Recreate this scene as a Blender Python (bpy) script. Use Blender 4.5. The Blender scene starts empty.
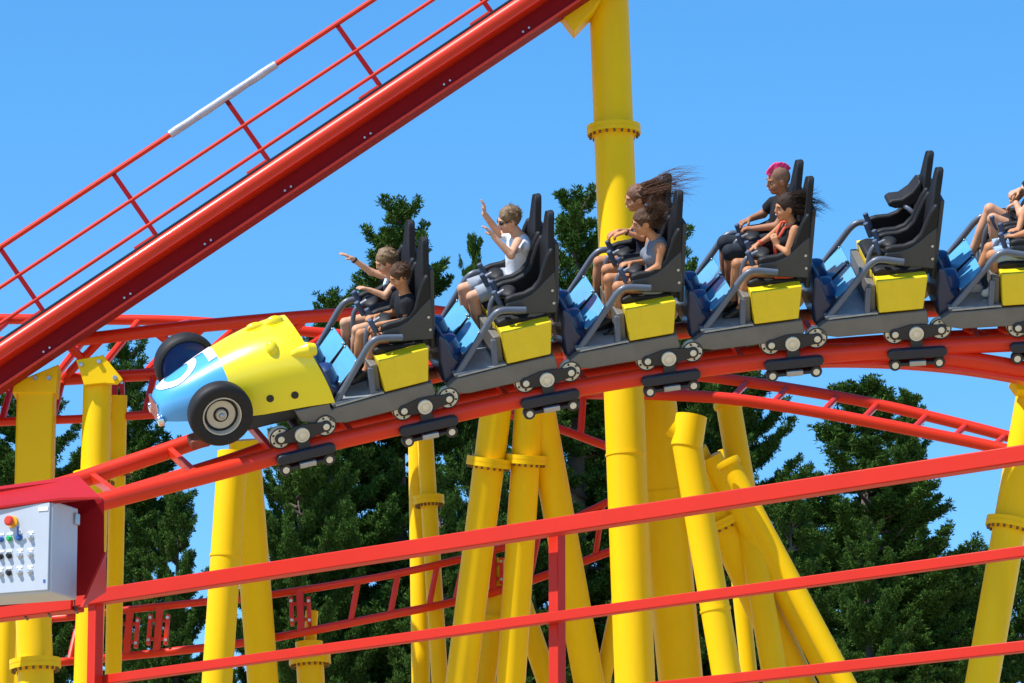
import bpy, bmesh, math, random
import numpy as np
from mathutils import Vector, Matrix
from mathutils.bvhtree import BVHTree

# ------------------------------------------------------------------ camera, world, sun, exposure
SC = bpy.context.scene
COL = SC.collection
F_PX = 5040.0
PITCH = math.radians(12.0)
CAM = np.array([0, 0, 1.7])
CF = np.array([0, math.cos(PITCH), math.sin(PITCH)])
CU = np.array([0, -math.sin(PITCH), math.cos(PITCH)])
CR = np.array([1., 0, 0])

cd = bpy.data.cameras.new('camera')
cam = bpy.data.objects.new('camera', cd)
COL.objects.link(cam)
cam.location = CAM
cam.rotation_euler = (math.radians(90) + PITCH, 0, 0)
cd.sensor_width = 36.0
cd.lens = F_PX / 1024 * 36.0
cd.clip_start = 0.5
cd.clip_end = 6000
SC.camera = cam

SUN_EL, SUN_AZ = math.radians(56), math.radians(-120)      # azimuth clockwise from +Y: behind the camera, to the left
SDIR = Vector((math.sin(SUN_AZ) * math.cos(SUN_EL), math.cos(SUN_AZ) * math.cos(SUN_EL), math.sin(SUN_EL)))
sl = bpy.data.lights.new('sun', 'SUN')
sl.energy = 4.3
sl.angle = math.radians(0.53)
sl.color = (1.0, 0.955, 0.88)
so = bpy.data.objects.new('sun', sl)
COL.objects.link(so)
so.rotation_euler = (-SDIR).to_track_quat('-Z', 'Y').to_euler()

wd = bpy.data.worlds.new('World')
SC.world = wd
wd.use_nodes = True
wt = wd.node_tree
sky = wt.nodes.new('ShaderNodeTexSky')
sky.sky_type = 'NISHITA'
sky.sun_disc = False
sky.sun_elevation = SUN_EL
sky.sun_rotation = SUN_AZ
sky.altitude = 1800
sky.air_density = 1.0
sky.dust_density = 0.05
sky.ozone_density = 4.0
hs = wt.nodes.new('ShaderNodeHueSaturation')
hs.inputs['Saturation'].default_value = 1.26
hs.inputs['Hue'].default_value = 0.495
wt.links.new(sky.outputs[0], hs.inputs['Color'])
bg = wt.nodes['Background']
wt.links.new(hs.outputs[0], bg.inputs[0])
bg.inputs[1].default_value = 0.15
SC.view_settings.view_transform = 'Standard'
SC.view_settings.look = 'None'
SC.view_settings.gamma = 1
SC.view_settings.exposure = 0.57
SC.view_settings.use_curve_mapping = False
SC.cycles.max_bounces = 6

# ------------------------------------------------------------------ measuring helpers
def P(px, py, d):
    return CAM + CF * d + CR * ((px - 512) / F_PX * d) + CU * ((341.5 - py) / F_PX * d)
def PY(px, py, Y):
    r = P(px, py, 1.0) - CAM
    return CAM + r * ((Y - CAM[1]) / r[1])
def vec(a): return Vector([float(x) for x in a])
def yaw(x): return math.radians(3 + (1037 - x) / 887 * 13)
def depth(x):
    n, t = 40, 0
    for i in range(n):
        t += math.tan(yaw(600 + (x - 600) * (i + .5) / n)) * (x - 600) / n / 112
    return 45 + t
HUBS = [(300, 432), (423, 404), (545, 377), (667, 356), (791, 341), (915, 331), (1038, 325)]
def frame_from(o, f, bank):
    f = f / np.linalg.norm(f)
    n = np.cross(np.array([0, 0, 1.]), f); n /= np.linalg.norm(n)
    w = np.cross(f, n); b = math.radians(bank)
    return o, f, math.cos(b) * n - math.sin(b) * w, math.cos(b) * w + math.sin(b) * n
_W = [P(x, y, depth(x)) for x, y in HUBS]
_W = [2 * _W[0] - _W[1] + np.array([0, 0, -.03])] + _W + [2 * _W[-1] - _W[-2] + np.array([0, 0, -.03])]
FR = [frame_from(_W[i + 1], _W[i] - _W[i + 2], 32) for i in range(7)]
def car_matrix(i):
    o, f, n, w = FR[i]
    m = Matrix.Identity(4)
    for r in range(3):
        m[r][0], m[r][1], m[r][2], m[r][3] = f[r], n[r], w[r], o[r]
    return m
def L(i, px, py, n):
    """point in car i's own frame (forward, left, up) seen at a place in the photo, at lateral position n"""
    o, f, N, U = FR[i]
    r = P(px, py, 1.0) - CAM
    t, u, w = np.linalg.solve(np.array([r, -f, -U]).T, o + n * N - CAM)
    return np.array([u, n, w])

# ------------------------------------------------------------------ materials
def mat(name, col, rough=.5, metal=0, coat=0, vary=.06, scale=3.0, bump=0, bscale=60, spec=.5, trans=0, alpha=1, island=0, dirt=0):
    m = bpy.data.materials.new(name); m.use_nodes = True
    nt = m.node_tree; b = nt.nodes['Principled BSDF']
    b.inputs['Roughness'].default_value = rough
    b.inputs['Metallic'].default_value = metal
    b.inputs['Coat Weight'].default_value = coat
    b.inputs['Coat Roughness'].default_value = .08
    b.inputs['Specular IOR Level'].default_value = spec
    b.inputs['Transmission Weight'].default_value = trans
    b.inputs['Alpha'].default_value = alpha
    tc = nt.nodes.new('ShaderNodeTexCoord')
    nz = nt.nodes.new('ShaderNodeTexNoise')
    nz.inputs['Scale'].default_value = scale; nz.inputs['Detail'].default_value = 6; nz.inputs['Roughness'].default_value = .65
    nt.links.new(tc.outputs['Object'], nz.inputs['Vector'])
    rp = nt.nodes.new('ShaderNodeValToRGB')
    rp.color_ramp.elements[0].position = .3; rp.color_ramp.elements[1].position = .7
    c = np.array(col)
    rp.color_ramp.elements[0].color = (*np.clip(c * (1 - vary), 0, 1), 1)
    rp.color_ramp.elements[1].color = (*np.clip(c * (1 + vary), 0, 1), 1)
    nt.links.new(nz.outputs['Fac'], rp.inputs[0])
    src = rp.outputs[0]
    if island:
        g = nt.nodes.new('ShaderNodeNewGeometry')
        r2 = nt.nodes.new('ShaderNodeValToRGB')
        r2.color_ramp.elements[0].color = (*(c * (1 - island)), 1)
        r2.color_ramp.elements[1].color = (*np.clip(c * (1 + island) * np.array([1.15, 1.05, .8]), 0, 1), 1)
        nt.links.new(g.outputs['Random Per Island'], r2.inputs[0])
        mx = nt.nodes.new('ShaderNodeMix'); mx.data_type = 'RGBA'; mx.inputs[0].default_value = .6
        nt.links.new(src, mx.inputs[6]); nt.links.new(r2.outputs[0], mx.inputs[7])
        src = mx.outputs[2]
    if dirt:
        n2 = nt.nodes.new('ShaderNodeTexNoise'); n2.inputs['Scale'].default_value = scale * 4; n2.inputs['Detail'].default_value = 8
        mp = nt.nodes.new('ShaderNodeMapping'); mp.inputs['Scale'].default_value = (1, 1, .12)
        nt.links.new(tc.outputs['Object'], mp.inputs[0]); nt.links.new(mp.outputs[0], n2.inputs['Vector'])
        r3 = nt.nodes.new('ShaderNodeMapRange'); r3.inputs[1].default_value = .56; r3.inputs[2].default_value = .8; r3.inputs[4].default_value = dirt
        nt.links.new(n2.outputs['Fac'], r3.inputs[0])
        mx = nt.nodes.new('ShaderNodeMix'); mx.data_type = 'RGBA'
        mx.inputs[7].default_value = (*(c * .45 + np.array([.05, .04, .03]) * .5), 1)
        nt.links.new(r3.outputs[0], mx.inputs[0]); nt.links.new(src, mx.inputs[6])
        src = mx.outputs[2]
    nt.links.new(src, b.inputs['Base Color'])
    rr = nt.nodes.new('ShaderNodeMapRange'); rr.inputs[3].default_value = max(rough - .07, .02); rr.inputs[4].default_value = min(rough + .1, 1)
    nt.links.new(nz.outputs['Fac'], rr.inputs[0]); nt.links.new(rr.outputs[0], b.inputs['Roughness'])
    if bump:
        n3 = nt.nodes.new('ShaderNodeTexNoise'); n3.inputs['Scale'].default_value = bscale; n3.inputs['Detail'].default_value = 4
        nt.links.new(tc.outputs['Object'], n3.inputs['Vector'])
        bp = nt.nodes.new('ShaderNodeBump'); bp.inputs['Strength'].default_value = bump; bp.inputs['Distance'].default_value = .01
        nt.links.new(n3.outputs['Fac'], bp.inputs['Height']); nt.links.new(bp.outputs[0], b.inputs['Normal'])
    return m
M = dict(
    yellow=mat('yellow_steel_paint', (.90, .56, .003), .45, coat=0, spec=.16, vary=.05, scale=.8, dirt=.25, bump=.03, bscale=8),
    red=mat('red_steel_paint', (.70, .031, .006), .36, coat=.06, spec=.35, vary=.08, scale=1.2, dirt=.22, bump=.03, bscale=9),
    deepred_shade=mat('deep_red_paint_and_shade', (.28, .005, .010), .55, coat=0, spec=.15, vary=.1, scale=1.2, dirt=.25),  # girder, bottom flange and back plate: shade put into the red
    hoodred=mat('hood_red_paint', (.46, .012, .012), .5, spec=.2, vary=.08, scale=2, dirt=.2),
    railred=mat('railing_red_paint', (.58, .022, .007), .45, coat=0, spec=.25, vary=.05, scale=2, dirt=.15, bump=.05, bscale=14),
    hood=mat('yellow_car_body', (.90, .72, .006), .28, coat=.4, vary=.03, scale=2),
    boxyel=mat('yellow_seat_box_paint', (.82, .60, .010), .42, coat=.1, vary=.06, scale=4, bump=.05, bscale=30, dirt=.2),
    blue=mat('blue_nose_paint', (.085, .40, .76), .26, coat=.5, vary=.03, scale=2),
    white=mat('white_paint', (.82, .83, .82), .35, vary=.03),
    tyre=mat('black_rubber', (.013, .012, .013), .6, spec=.35, vary=.2, scale=20, bump=.15, bscale=120),
    rim=mat('cream_wheel_rim', (.52, .46, .36), .35, vary=.08, scale=10),
    chrome=mat('bright_metal', (.75, .76, .78), .16, metal=1, vary=.05),
    steel=mat('worn_steel', (.42, .42, .42), .38, metal=.8, vary=.15, scale=20),
    wheel=mat('pale_polyurethane_wheel', (.74, .66, .50), .45, vary=.12, scale=15),
    chassis=mat('grey_chassis_paint', (.15, .14, .125), .45, vary=.12, scale=5, bump=.06, bscale=40),
    dark=mat('black_chassis_steel', (.018, .019, .022), .45, vary=.25, scale=8),
    navyblack=mat('dark_navy_steel', (.012, .016, .030), .4, vary=.2, scale=8),
    rust=mat('brown_primer_steel', (.26, .06, .025), .6, vary=.25, scale=8),
    seat=mat('black_seat_vinyl', (.007, .008, .010), .58, spec=.35, vary=.2, scale=6, bump=.08, bscale=50),
    shell=mat('charcoal_seat_shell', (.040, .044, .047), .42, vary=.1, scale=5, bump=.05, bscale=70),
    tube=mat('slate_grip_tube', (.10, .12, .16), .38, coat=.15, vary=.1, scale=8),
    grip=mat('blue_grey_foam', (.055, .085, .15), .62, vary=.1, scale=12),
    navy=mat('navy_moulded_plastic', (.008, .018, .06), .28, coat=.35, vary=.2, scale=5),
    navy2=mat('blue_moulded_pad', (.010, .035, .13), .33, coat=.3, vary=.2, scale=5),
    shield=mat('pale_blue_shield', (.12, .42, .66), .2, coat=.5, vary=.08, scale=5),
    plate=mat('bare_floor_plate', (.36, .40, .44), .4, metal=.5, vary=.2, scale=16, bump=.3, bscale=60),
    boltdark=mat('dark_flange_bolt', (.13, .075, .012), .5, vary=.2),
    bolt=mat('zinc_bolt', (.55, .55, .55), .35, metal=.9, vary=.1),
    black=mat('black_plastic', (.012, .012, .013), .4, vary=.15),
    boxgrey=mat('light_grey_enamel', (.47, .51, .57), .4, vary=.03, scale=4, dirt=.1),
    button=mat('chrome_button', (.6, .61, .63), .3, metal=.7),
    redbut=mat('red_button', (.7, .05, .02), .35), orange=mat('yellow_button_base', (.85, .42, .01), .4),
    green=mat('green_button', (.02, .45, .12), .35), bluebut=mat('blue_button', (.03, .12, .4), .35),
    wrap=mat('cloudy_plastic_sleeve', (.50, .53, .60), .25, vary=.2, scale=9, bump=.2, bscale=25, alpha=.85),
    ground=mat('dry_gravel', (.38, .30, .19), .9, vary=.25, scale=.6, bump=.4, bscale=8),
    leaf=mat('conifer_needles', (.043, .096, .016), .8, vary=.42, scale=1.6, island=.6, spec=.12),
    bark=mat('conifer_bark', (.11, .08, .06), .85, vary=.3, scale=6, bump=.5, bscale=25),
    eyew=mat('shaded_eye_white', (.42, .38, .34), .3), eyed=mat('dark_iris', (.03, .018, .012), .25),  # eye white darkened: shade of the socket put into its colour
    mouth=mat('lips', (.42, .11, .09), .45), teeth=mat('teeth', (.8, .78, .72), .3),
    lens=mat('dark_lens', (.01, .01, .012), .12),
)
def skin(name, c): 
    m = mat(name, c, .56, vary=.10, scale=14, bump=.08, bscale=90, spec=.3)
    b = m.node_tree.nodes['Principled BSDF']
    b.inputs['Subsurface Weight'].default_value = .04; b.inputs['Subsurface Radius'].default_value = (.02, .008, .004); b.inputs['Subsurface Scale'].default_value = .5
    return m
def cloth(name, c, vary=.12, scale=9): return mat(name, c, .85, vary=vary, scale=scale, bump=.9, bscale=13, spec=.25)

# ------------------------------------------------------------------ mesh building
class MB:
    def __init__(s): s.v = []; s.f = []
    def add(s, vs, fs):
        k = len(s.v); s.v += [tuple(float(c) for c in v) for v in vs]; s.f += [tuple(i + k for i in f) for f in fs]
    def tube(s, path, r, n=12, caps=True, closed=False):
        p = [Vector(tuple(map(float, q))) for q in path]; m = len(p)
        rs = r if hasattr(r, '__len__') else [r] * m
        up = None; vs = []
        for i in range(m):
            if closed: t = (p[(i + 1) % m] - p[i - 1]).normalized()
            else: t = (p[min(i + 1, m - 1)] - p[max(i - 1, 0)]).normalized()
            if up is None:
                up = Vector((0, 0, 1)) if abs(t.z) < .9 else Vector((1, 0, 0))
            a = (up - t * up.dot(t)).normalized(); b = t.cross(a); up = a
            for k in range(n):
                th = 2 * math.pi * (k + .5) / n
                vs.append(p[i] + (a * math.cos(th) + b * math.sin(th)) * rs[i])
        fs = [(i * n + k, i * n + (k + 1) % n, (i + 1) * n + (k + 1) % n, (i + 1) * n + k) for i in range(m - 1) for k in range(n)]
        if closed: fs += [((m - 1) * n + k, (m - 1) * n + (k + 1) % n, (k + 1) % n, k) for k in range(n)]
        elif caps: fs += [tuple(range(n))[::-1], tuple((m - 1) * n + k for k in range(n))]
        s.add(vs, fs); return s
    def beam(s, a, b, w, h, up=(0, 0, 1)):
        a, b = Vector(tuple(map(float, a))), Vector(tuple(map(float, b))); t = (b - a).normalized(); u = Vector(tuple(map(float, up)))
        u = (u - t * u.dot(t)).normalized(); sd = t.cross(u)
        vs = [q + sd * (x * w / 2) + u * (z * h / 2) for q in (a, b) for x, z in ((-1, -1), (1, -1), (1, 1), (-1, 1))]
        s.add(vs, [(3, 2, 1, 0), (4, 5, 6, 7), (0, 1, 5, 4), (1, 2, 6, 5), (2, 3, 7, 6), (3, 0, 4, 7)]); return s
    def box(s, x0, x1, y0, y1, z0, z1):
        vs = [(x, y, z) for z in (z0, z1) for x, y in ((x0, y0), (x1, y0), (x1, y1), (x0, y1))]
        s.add(vs, [(3, 2, 1, 0), (4, 5, 6, 7), (0, 1, 5, 4), (1, 2, 6, 5), (2, 3, 7, 6), (3, 0, 4, 7)]); return s
    def prism(s, poly, y0, y1):
        """polygon in (u, w), extruded along the lateral axis"""
        n = len(poly)
        s.add([(u, y0, w) for u, w in poly] + [(u, y1, w) for u, w in poly],
              [tuple(range(n)), tuple(range(2 * n - 1, n - 1, -1))] + [(i, i + n, (i + 1) % n + n, (i + 1) % n) for i in range(n)]); return s
    def lathe(s, o, ax, prof, n=32):
        """profile of (along axis, radius)"""
        o = Vector(tuple(map(float, o))); t = Vector(tuple(map(float, ax))).normalized()
        a = t.orthogonal().normalized(); b = t.cross(a); m = len(prof)
        vs = [o + t * h + (a * math.cos(2 * math.pi * k / n) + b * math.sin(2 * math.pi * k / n)) * r for h, r in prof for k in range(n)]
        s.add(vs, [(i * n + k, i * n + (k + 1) % n, (i + 1) * n + (k + 1) % n, (i + 1) * n + k) for i in range(m - 1) for k in range(n)] +
              [tuple(range(n))[::-1], tuple((m - 1) * n + k for k in range(n))]); return s
    def ell(s, c, r, n=16, m=10, R=None):
        c = np.array(c, float); R = np.eye(3) if R is None else np.array(R)
        vs = []
        for i in range(m + 1):
            ph = math.pi * i / m
            for k in range(n):
                th = 2 * math.pi * k / n
                vs.append(c + (np.array([math.sin(ph) * math.cos(th), math.sin(ph) * math.sin(th), math.cos(ph)]) * np.array(r)) @ R)
        s.add(vs, [(i * n + k, (i + 1) * n + k, (i + 1) * n + (k + 1) % n, i * n + (k + 1) % n) for i in range(m) for k in range(n)]); return s
def link(name, me, m, parent=None, bevel=0, sharp=35):
    o = bpy.data.objects.new(name, me); COL.objects.link(o)
    if m is not None: me.materials.append(m)
    if parent is not None: o.parent = parent
    if bevel:
        b = o.modifiers.new('bevel', 'BEVEL'); b.width = bevel; b.segments = 2; b.limit_method = 'ANGLE'; b.angle_limit = math.radians(40)
    return o
def obj(name, mb, m, parent=None, bevel=0, sharp=35, center=False):
    me = bpy.data.meshes.new(name)
    vs = np.array(mb.v); org = np.zeros(3)
    if center: org = np.array([vs[:, 0].mean(), vs[:, 1].mean(), vs[:, 2].min()]); vs = vs - org
    me.from_pydata(vs.tolist(), [], mb.f); me.validate()
    bm = bmesh.new(); bm.from_mesh(me); bmesh.ops.recalc_face_normals(bm, faces=bm.faces); bm.to_mesh(me); bm.free()
    me.shade_smooth()
    if sharp: me.set_sharp_from_angle(angle=math.radians(sharp))
    o = link(name, me, m, parent, bevel)
    if center: o.location = org
    return o
def tag(o, label=None, cat=None, group=None, kind=None):
    if label: o['label'] = label
    if cat: o['category'] = cat
    if group: o['group'] = group
    if kind: o['kind'] = kind
    return o
def thing(name, label, cat, loc=(0, 0, 0), group=None, matrix=None):
    o = bpy.data.objects.new(name, None); COL.objects.link(o); o.empty_display_size = .3
    if matrix is not None: o.matrix_world = matrix
    else: o.location = tuple(map(float, loc))
    return tag(o, label, cat, group)
def kids(o): return [c for c in bpy.data.objects if c.parent == o]
def copy_tree(o, parent=None):
    c = o.copy(); COL.objects.link(c)
    if parent is not None: c.parent = parent
    for ch in kids(o): copy_tree(ch, c)
    return c
def spline(pts, k=8):
    """smooth curve through points"""
    p = [np.array(q, float) for q in pts]; p = [2 * p[0] - p[1]] + p + [2 * p[-1] - p[-2]]; out = []
    for i in range(1, len(p) - 2):
        for j in range(k):
            t = j / k
            out.append(.5 * (2 * p[i] + (p[i + 1] - p[i - 1]) * t + (2 * p[i - 1] - 5 * p[i] + 4 * p[i + 1] - p[i + 2]) * t * t + (3 * p[i] - p[i - 1] - 3 * p[i + 1] + p[i + 2]) * t ** 3))
    return out + [p[-2]]
def resample(path, step):
    p = np.array(path); s = np.r_[0, np.cumsum(np.linalg.norm(np.diff(p, axis=0), axis=1))]
    n = max(2, int(round(s[-1] / step)) + 1); q = np.linspace(0, s[-1], n)
    return np.array([[np.interp(a, s, p[:, k]) for k in range(3)] for a in q])

# ------------------------------------------------------------------ ground
g = MB(); g.add([(-3000, -200, 0), (3000, -200, 0), (3000, 5000, 0), (-3000, 5000, 0)], [(0, 1, 2, 3)])
tag(obj('ground', g, M['ground']), kind='structure')

# ------------------------------------------------------------------ yellow support columns
def flange_mb(c, t, r, mb=None):
    mb = mb or MB()
    c = np.array(c); t = np.array(t)
    mb.lathe(c - t * .075, t, [(.03, r + .004), (.03, r + .070), (.070, r + .070), (.070, r + .066), (.076, r + .066), (.076, r + .070), (.116, r + .070), (.116, r + .004)], 36)
    return mb
def column(label, top, bot, Y, wpx, flanges=(), Yb=None, cap=None, side=None, neck=None, group='yellow support columns', seams=()):
    Yb = Y if Yb is None else Yb
    a, b = PY(*top, Y), PY(*bot, Yb)
    g = a + (b - a) * (a[2] / (a[2] - b[2]))
    r = wpx * 1.0 / F_PX * Y / 2 * 1.0
    t = (a - g) / np.linalg.norm(a - g)
    o = thing('support_column', label, 'support column', g, group)
    def lp(p): return np.array(p) - g
    obj('shaft', MB().tube([lp(g - t * .2), lp((a + g) / 2), lp(a)], r, 32), M['yellow'], o)
    def at_y(y):
        # point of the axis seen at picture height y
        lo, hi = 0., 1.
        for _ in range(40):
            m_ = (lo + hi) / 2; p = a + (g - a) * m_; q = p - CAM
            yy = 341.5 - F_PX * (q @ CU) / (q @ CF)
            if yy < y: lo = m_
            else: hi = m_
        return a + (g - a) * lo
    for y in flanges:
        fo_ = obj('flange', flange_mb(lp(at_y(y)), t, r), M['yellow'], o)
        c_ = lp(at_y(y)); ax1 = Vector(tuple(t)).orthogonal().normalized(); ax2 = Vector(tuple(t)).cross(ax1); bme = None
        for k in range(20):
            th = 2 * math.pi * (k + .5) / 20; q = c_ + np.array(ax1 * math.cos(th) + ax2 * math.sin(th)) * (r + .045)
            if bme is None:
                bo = obj('bolt', MB().tube([-t * .072, -t * .035], .014, 6), M['boltdark'], fo_); bme = bo.data
            else:
                bo = bpy.data.objects.new('bolt', bme); COL.objects.link(bo); bo.parent = fo_
            bo.location = tuple(q)
    for y in seams: obj('weld_seam', MB().tube([lp(at_y(y)) - t * .012, lp(at_y(y)) + t * .012], r + .008, 32), M['yellow'], o)
    if neck: obj('neck_pipe', MB().tube([lp(a + (g - a) * .01), lp(PY(neck[0], neck[1], Y))], neck[2] / F_PX * Y / 2, 20), M['yellow'], o, sharp=50)
    if cap == 'disc': obj('end_cap', MB().lathe(lp(a), t, [(0, r + .02), (.03, r + .025), (.06, r + .02)], 32), M['yellow'], o)
    if side is not None:      # a short stub pipe branching off near the top
        q = PY(*side, Y); dq = (q - a) / np.linalg.norm(q - a)
        obj('stub_pipe', MB().tube([lp(a - t * .06 - dq * .02), lp(q)], r * 1.08, 24), M['yellow'], o, sharp=50)
        obj('side_stub', MB().tube([lp(a), lp(PY(side[0] - 21, side[1] + 12, Y))], r * .55, 16), M['yellow'], o)
    return o, lp, t, r
C_main, lp_main, t_main, r_main = column('tallest yellow column, flanged high up and rising out of the picture behind the two women', (608.5, -6), (635, 683), 47.65, 41, flanges=(130,), seams=(455,))
column('thick amber shaded column just right of the tallest column, with a weld seam', (652, 380), (681, 683), 48.7, 46, Yb=49.35, seams=(490,))
column('yellow column with a slanted capped top right of the tallest column, leaning right', (686, 439), (728, 683), 46.9, 30, seams=(610,), side=(691.5, 416))
column('wide shaded column leaning right with a flange at mid height', (690, 452), (798, 683), 48.8, 36, flanges=(519,), Yb=49.6)
column('narrow amber strut leaning right between the flanged shaded column and the slim sunlit strut', (711, 456), (832, 683), 48.7, 22, Yb=49.4)
column('slim sunlit strut leaning right in front of the shaded flanged column', (730, 466), (846, 683), 47.3, 20, cap='disc')
column('column capped under the ladder shaped track behind the slim leaning struts', (729, 408), (776, 683), 49.0, 26, cap='disc')
column('thin upright pole seen between the leaning struts at the bottom', (726, 450), (750, 683), 50.2, 17)
column('yellow column at the right edge with a bolted flange, under the descending rail', (1037, 372), (982, 683), 46.0, 34, flanges=(524,))
column('leftmost leg of the three legged support below the teenager', (499, 385), (461, 683), 47.9, 32, flanges=(462,), Yb=48.5)
column('middle leg of the three legged support, flange arched below the train', (530, 395), (511, 683), 47.97, 30, flanges=(459,), Yb=48.55)
column('right leg of the three legged support, leaning right', (537, 395), (589, 683), 48.05, 32, Yb=48.8)
column('small yellow strut crossing behind the three legged support on its left', (503, 560), (485, 683), 49.1, 21, flanges=(622,))
column('small yellow strut crossing behind the three legged support on its right', (520, 600), (548, 683), 49.2, 22)
column('thin strut leaning left against the foot of the tallest column', (628, 560), (602, 683), 49.0, 17)
column('slim sunlit column below the front seat car', (417, 412), (421, 683), 49.6, 19)
column('slim shaded column standing close behind the slim sunlit column', (424, 420), (440, 683), 49.15, 17, Yb=49.2, flanges=(500,))
column('sunlit column under the rail below the yellow and blue nose car', (233, 452), (217, 683), 46.2, 31, seams=(556,))
column('shaded amber column slanting right below the yellow and blue nose car', (244, 440), (263, 683), 48.15, 32, Yb=48.75)
column('short tapered column carrying the lower ladder track near the bottom', (309, 642), (311, 683), 49.1, 28, neck=(312, 611, 13), flanges=(660,))
column('yellow column behind the control box with a bolted flange above it', (98, 372), (88, 683), 47.3, 29, flanges=(477,))
column('narrow amber column right of the flanged column behind the control box', (119, 395), (113, 683), 47.95, 17, Yb=48.5, flanges=(468,))
column('squat flanged column below the control box at bottom left', (31, 560), (36, 683), 44.6, 36, flanges=(664,))
column('amber column cut by the left picture edge below the control box', (8, 560), (3, 683), 46, 22)
# flat sided column that carries the lift hill
a, b = PY(37, 384, 47.6), PY(30, 683, 47.6); g0 = a + (b - a) * (a[2] / (a[2] - b[2]))
o = thing('support_column', 'flat sided amber column carrying the lift hill at left', 'support column', g0, 'yellow support columns')
obj('shaft', MB().beam(np.zeros(3), a - g0, .36, .30, (0, 1, 0)), M['yellow'], o, bevel=.02)
tt = (a - g0) / np.linalg.norm(a - g0)
sd = MB().prism([(-.22, -.12), (.2, -.12), (.22, .16), (-.20, -.02)], -.17, .17)
sd.v = [tuple(np.array(v) + (a - g0)) for v in sd.v]
obj('saddle_bracket', sd, M['yellow'], o, bevel=.008)
bm_ = MB()
for dx in (-.14, 0, .13): obj('bolt', MB().tube([a - g0 + np.array([dx, -.165, .02]), a - g0 + np.array([dx, -.2, .02])], .022, 8), M['steel'], o)
# gusset plate on the column right of it, bracket on the tall column, clamp at the right edge
o = [x for x in COL.objects if x.get('label', '').startswith('yellow column behind the control box')][0]
ob = np.array(o.location)
gp = [PY(x, y, 47.1) - ob for x, y in ((76, 360), (103, 355), (123, 379), (117, 384), (104, 383), (84, 385), (80, 372))]
gm = MB(); n = len(gp); dy = np.array([0, .05, 0])
gm.add(gp + [p + dy for p in gp], [tuple(range(n)), tuple(range(2 * n - 1, n - 1, -1))] + [(i, i + n, (i + 1) % n + n, (i + 1) % n) for i in range(n)])
obj('gusset_plate', gm, M['yellow'], o, bevel=.006)
bm_ = MB()
for x, y in ((81, 365), (99, 362), (115, 378)):
    q = PY(x, y, 47.1) - ob; obj('bolt', MB().tube([q + np.array([0, -.03, 0]), q + np.array([0, .01, 0])], .022, 8), M['steel'], o)
ob = np.array(C_main.location)
def plate_px(poly, Y, th, org):
    pts = [PY(x, y, Y) - org for x, y in poly]; n = len(pts); m_ = MB(); dy = np.array([0, th, 0])
    m_.add(pts + [p + dy for p in pts], [tuple(range(n)), tuple(range(2 * n - 1, n - 1, -1))] + [(i, i + n, (i + 1) % n + n, (i + 1) % n) for i in range(n)])
    return m_
obj('bracket', plate_px([(563, 17), (574, 31), (594, 10), (606, -10), (600, -30), (584, -16)], 47.35, .3, ob), M['yellow'], C_main, bevel=.01)
obj('bracket_foot', plate_px([(553, 11), (563, 19), (572, 8), (566, -2)], 47.4, .2, ob), M['yellow'], C_main, bevel=.008)

# ------------------------------------------------------------------ the track under the train
PRE = [(-260, 640, 10), (-100, 572, 14), (0, 512, 18), (106, 482, 21), (200, 458, 25), (254, 444, 28)]      # hub line left of the train, with bank
POST = [(1160, 323, 30), (1300, 330, 28)]
pts = []; banks = []
for x, y, b in PRE: pts.append(P(x, y, depth(x))); banks.append(b)
for x, y in HUBS: pts.append(P(x, y, depth(x))); banks.append(32)
for x, y, b in POST: pts.append(P(x, y, depth(x))); banks.append(b)
cl = resample(spline(pts, 10), .12)
bank_s = np.interp(np.linspace(0, 1, len(cl)), np.r_[0, np.cumsum(np.linalg.norm(np.diff(np.array(pts), axis=0), axis=1))] / np.sum(np.linalg.norm(np.diff(np.array(pts), axis=0), axis=1)), banks)
TF = [frame_from(cl[i], cl[max(i - 1, 0)] - cl[min(i + 1, len(cl) - 1)], bank_s[i]) for i in range(len(cl))]
def off(n, w): return [o + N * n + U * w for o, f, N, U in TF]
trk = thing('coaster_track', 'curved red track the train is running on, banked towards the camera', 'coaster track', cl[0] * [1, 1, 0])
org = np.array(trk.location)
def trel(path): return [np.array(p) - org for p in path]
RW = -.172
obj('running_rail', MB().tube(trel(off(-.02, RW)), .079, 16), M['red'], trk)
obj('running_rail', MB().tube(trel(off(-1.02, RW)), .079, 16), M['red'], trk)
obj('centre_spine', MB().tube(trel(off(-.52, RW - .10)), .06, 14), M['red'], trk)
for i in range(6, len(cl) - 4, 6):
    o_, f_, N_, U_ = TF[i]; q = o_ - org
    t = MB(); t.beam(q + N_ * -.06 + U_ * (RW - .005), q + N_ * -.98 + U_ * (RW - .005), .05, .09, U_)
    obj('cross_tie', t, M['red'], trk, bevel=.006)
# branch beam that drops away to the right under the rail
br = spline([P(x, y, depth(min(x, 1037)) + .12) for x, y in ((770, 353), (860, 352), (945, 357), (1024, 369), (1110, 388), (1220, 420))], 8)
obj('lower_beam', MB().tube(trel(br), .075, 16), M['red'], trk)
fl = MB()
for i in range(len(br) - 1):
    fl.beam(br[i] + np.array([0, .1, -.085]) - org, br[i + 1] + np.array([0, .1, -.085]) - org, .16, .05)
obj('lower_flange', fl, M['red'], trk)
for x in (965, 1000, 1035):
    a = P(x, 328, depth(x) + .5); b = P(x + 34, 341, depth(x) + .1)
    obj('diagonal_brace', MB().tube(trel([a, b]), .032, 10), M['red'], trk)
o = [x for x in COL.objects if x.get('label', '').startswith('yellow column at the right edge')][0]
obj('clamp_plate', plate_px([(1011, 380), (1030, 375), (1036, 390), (1018, 390)], 45.6, .3, np.array(o.location)), M['yellow'], o, bevel=.01)

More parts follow.
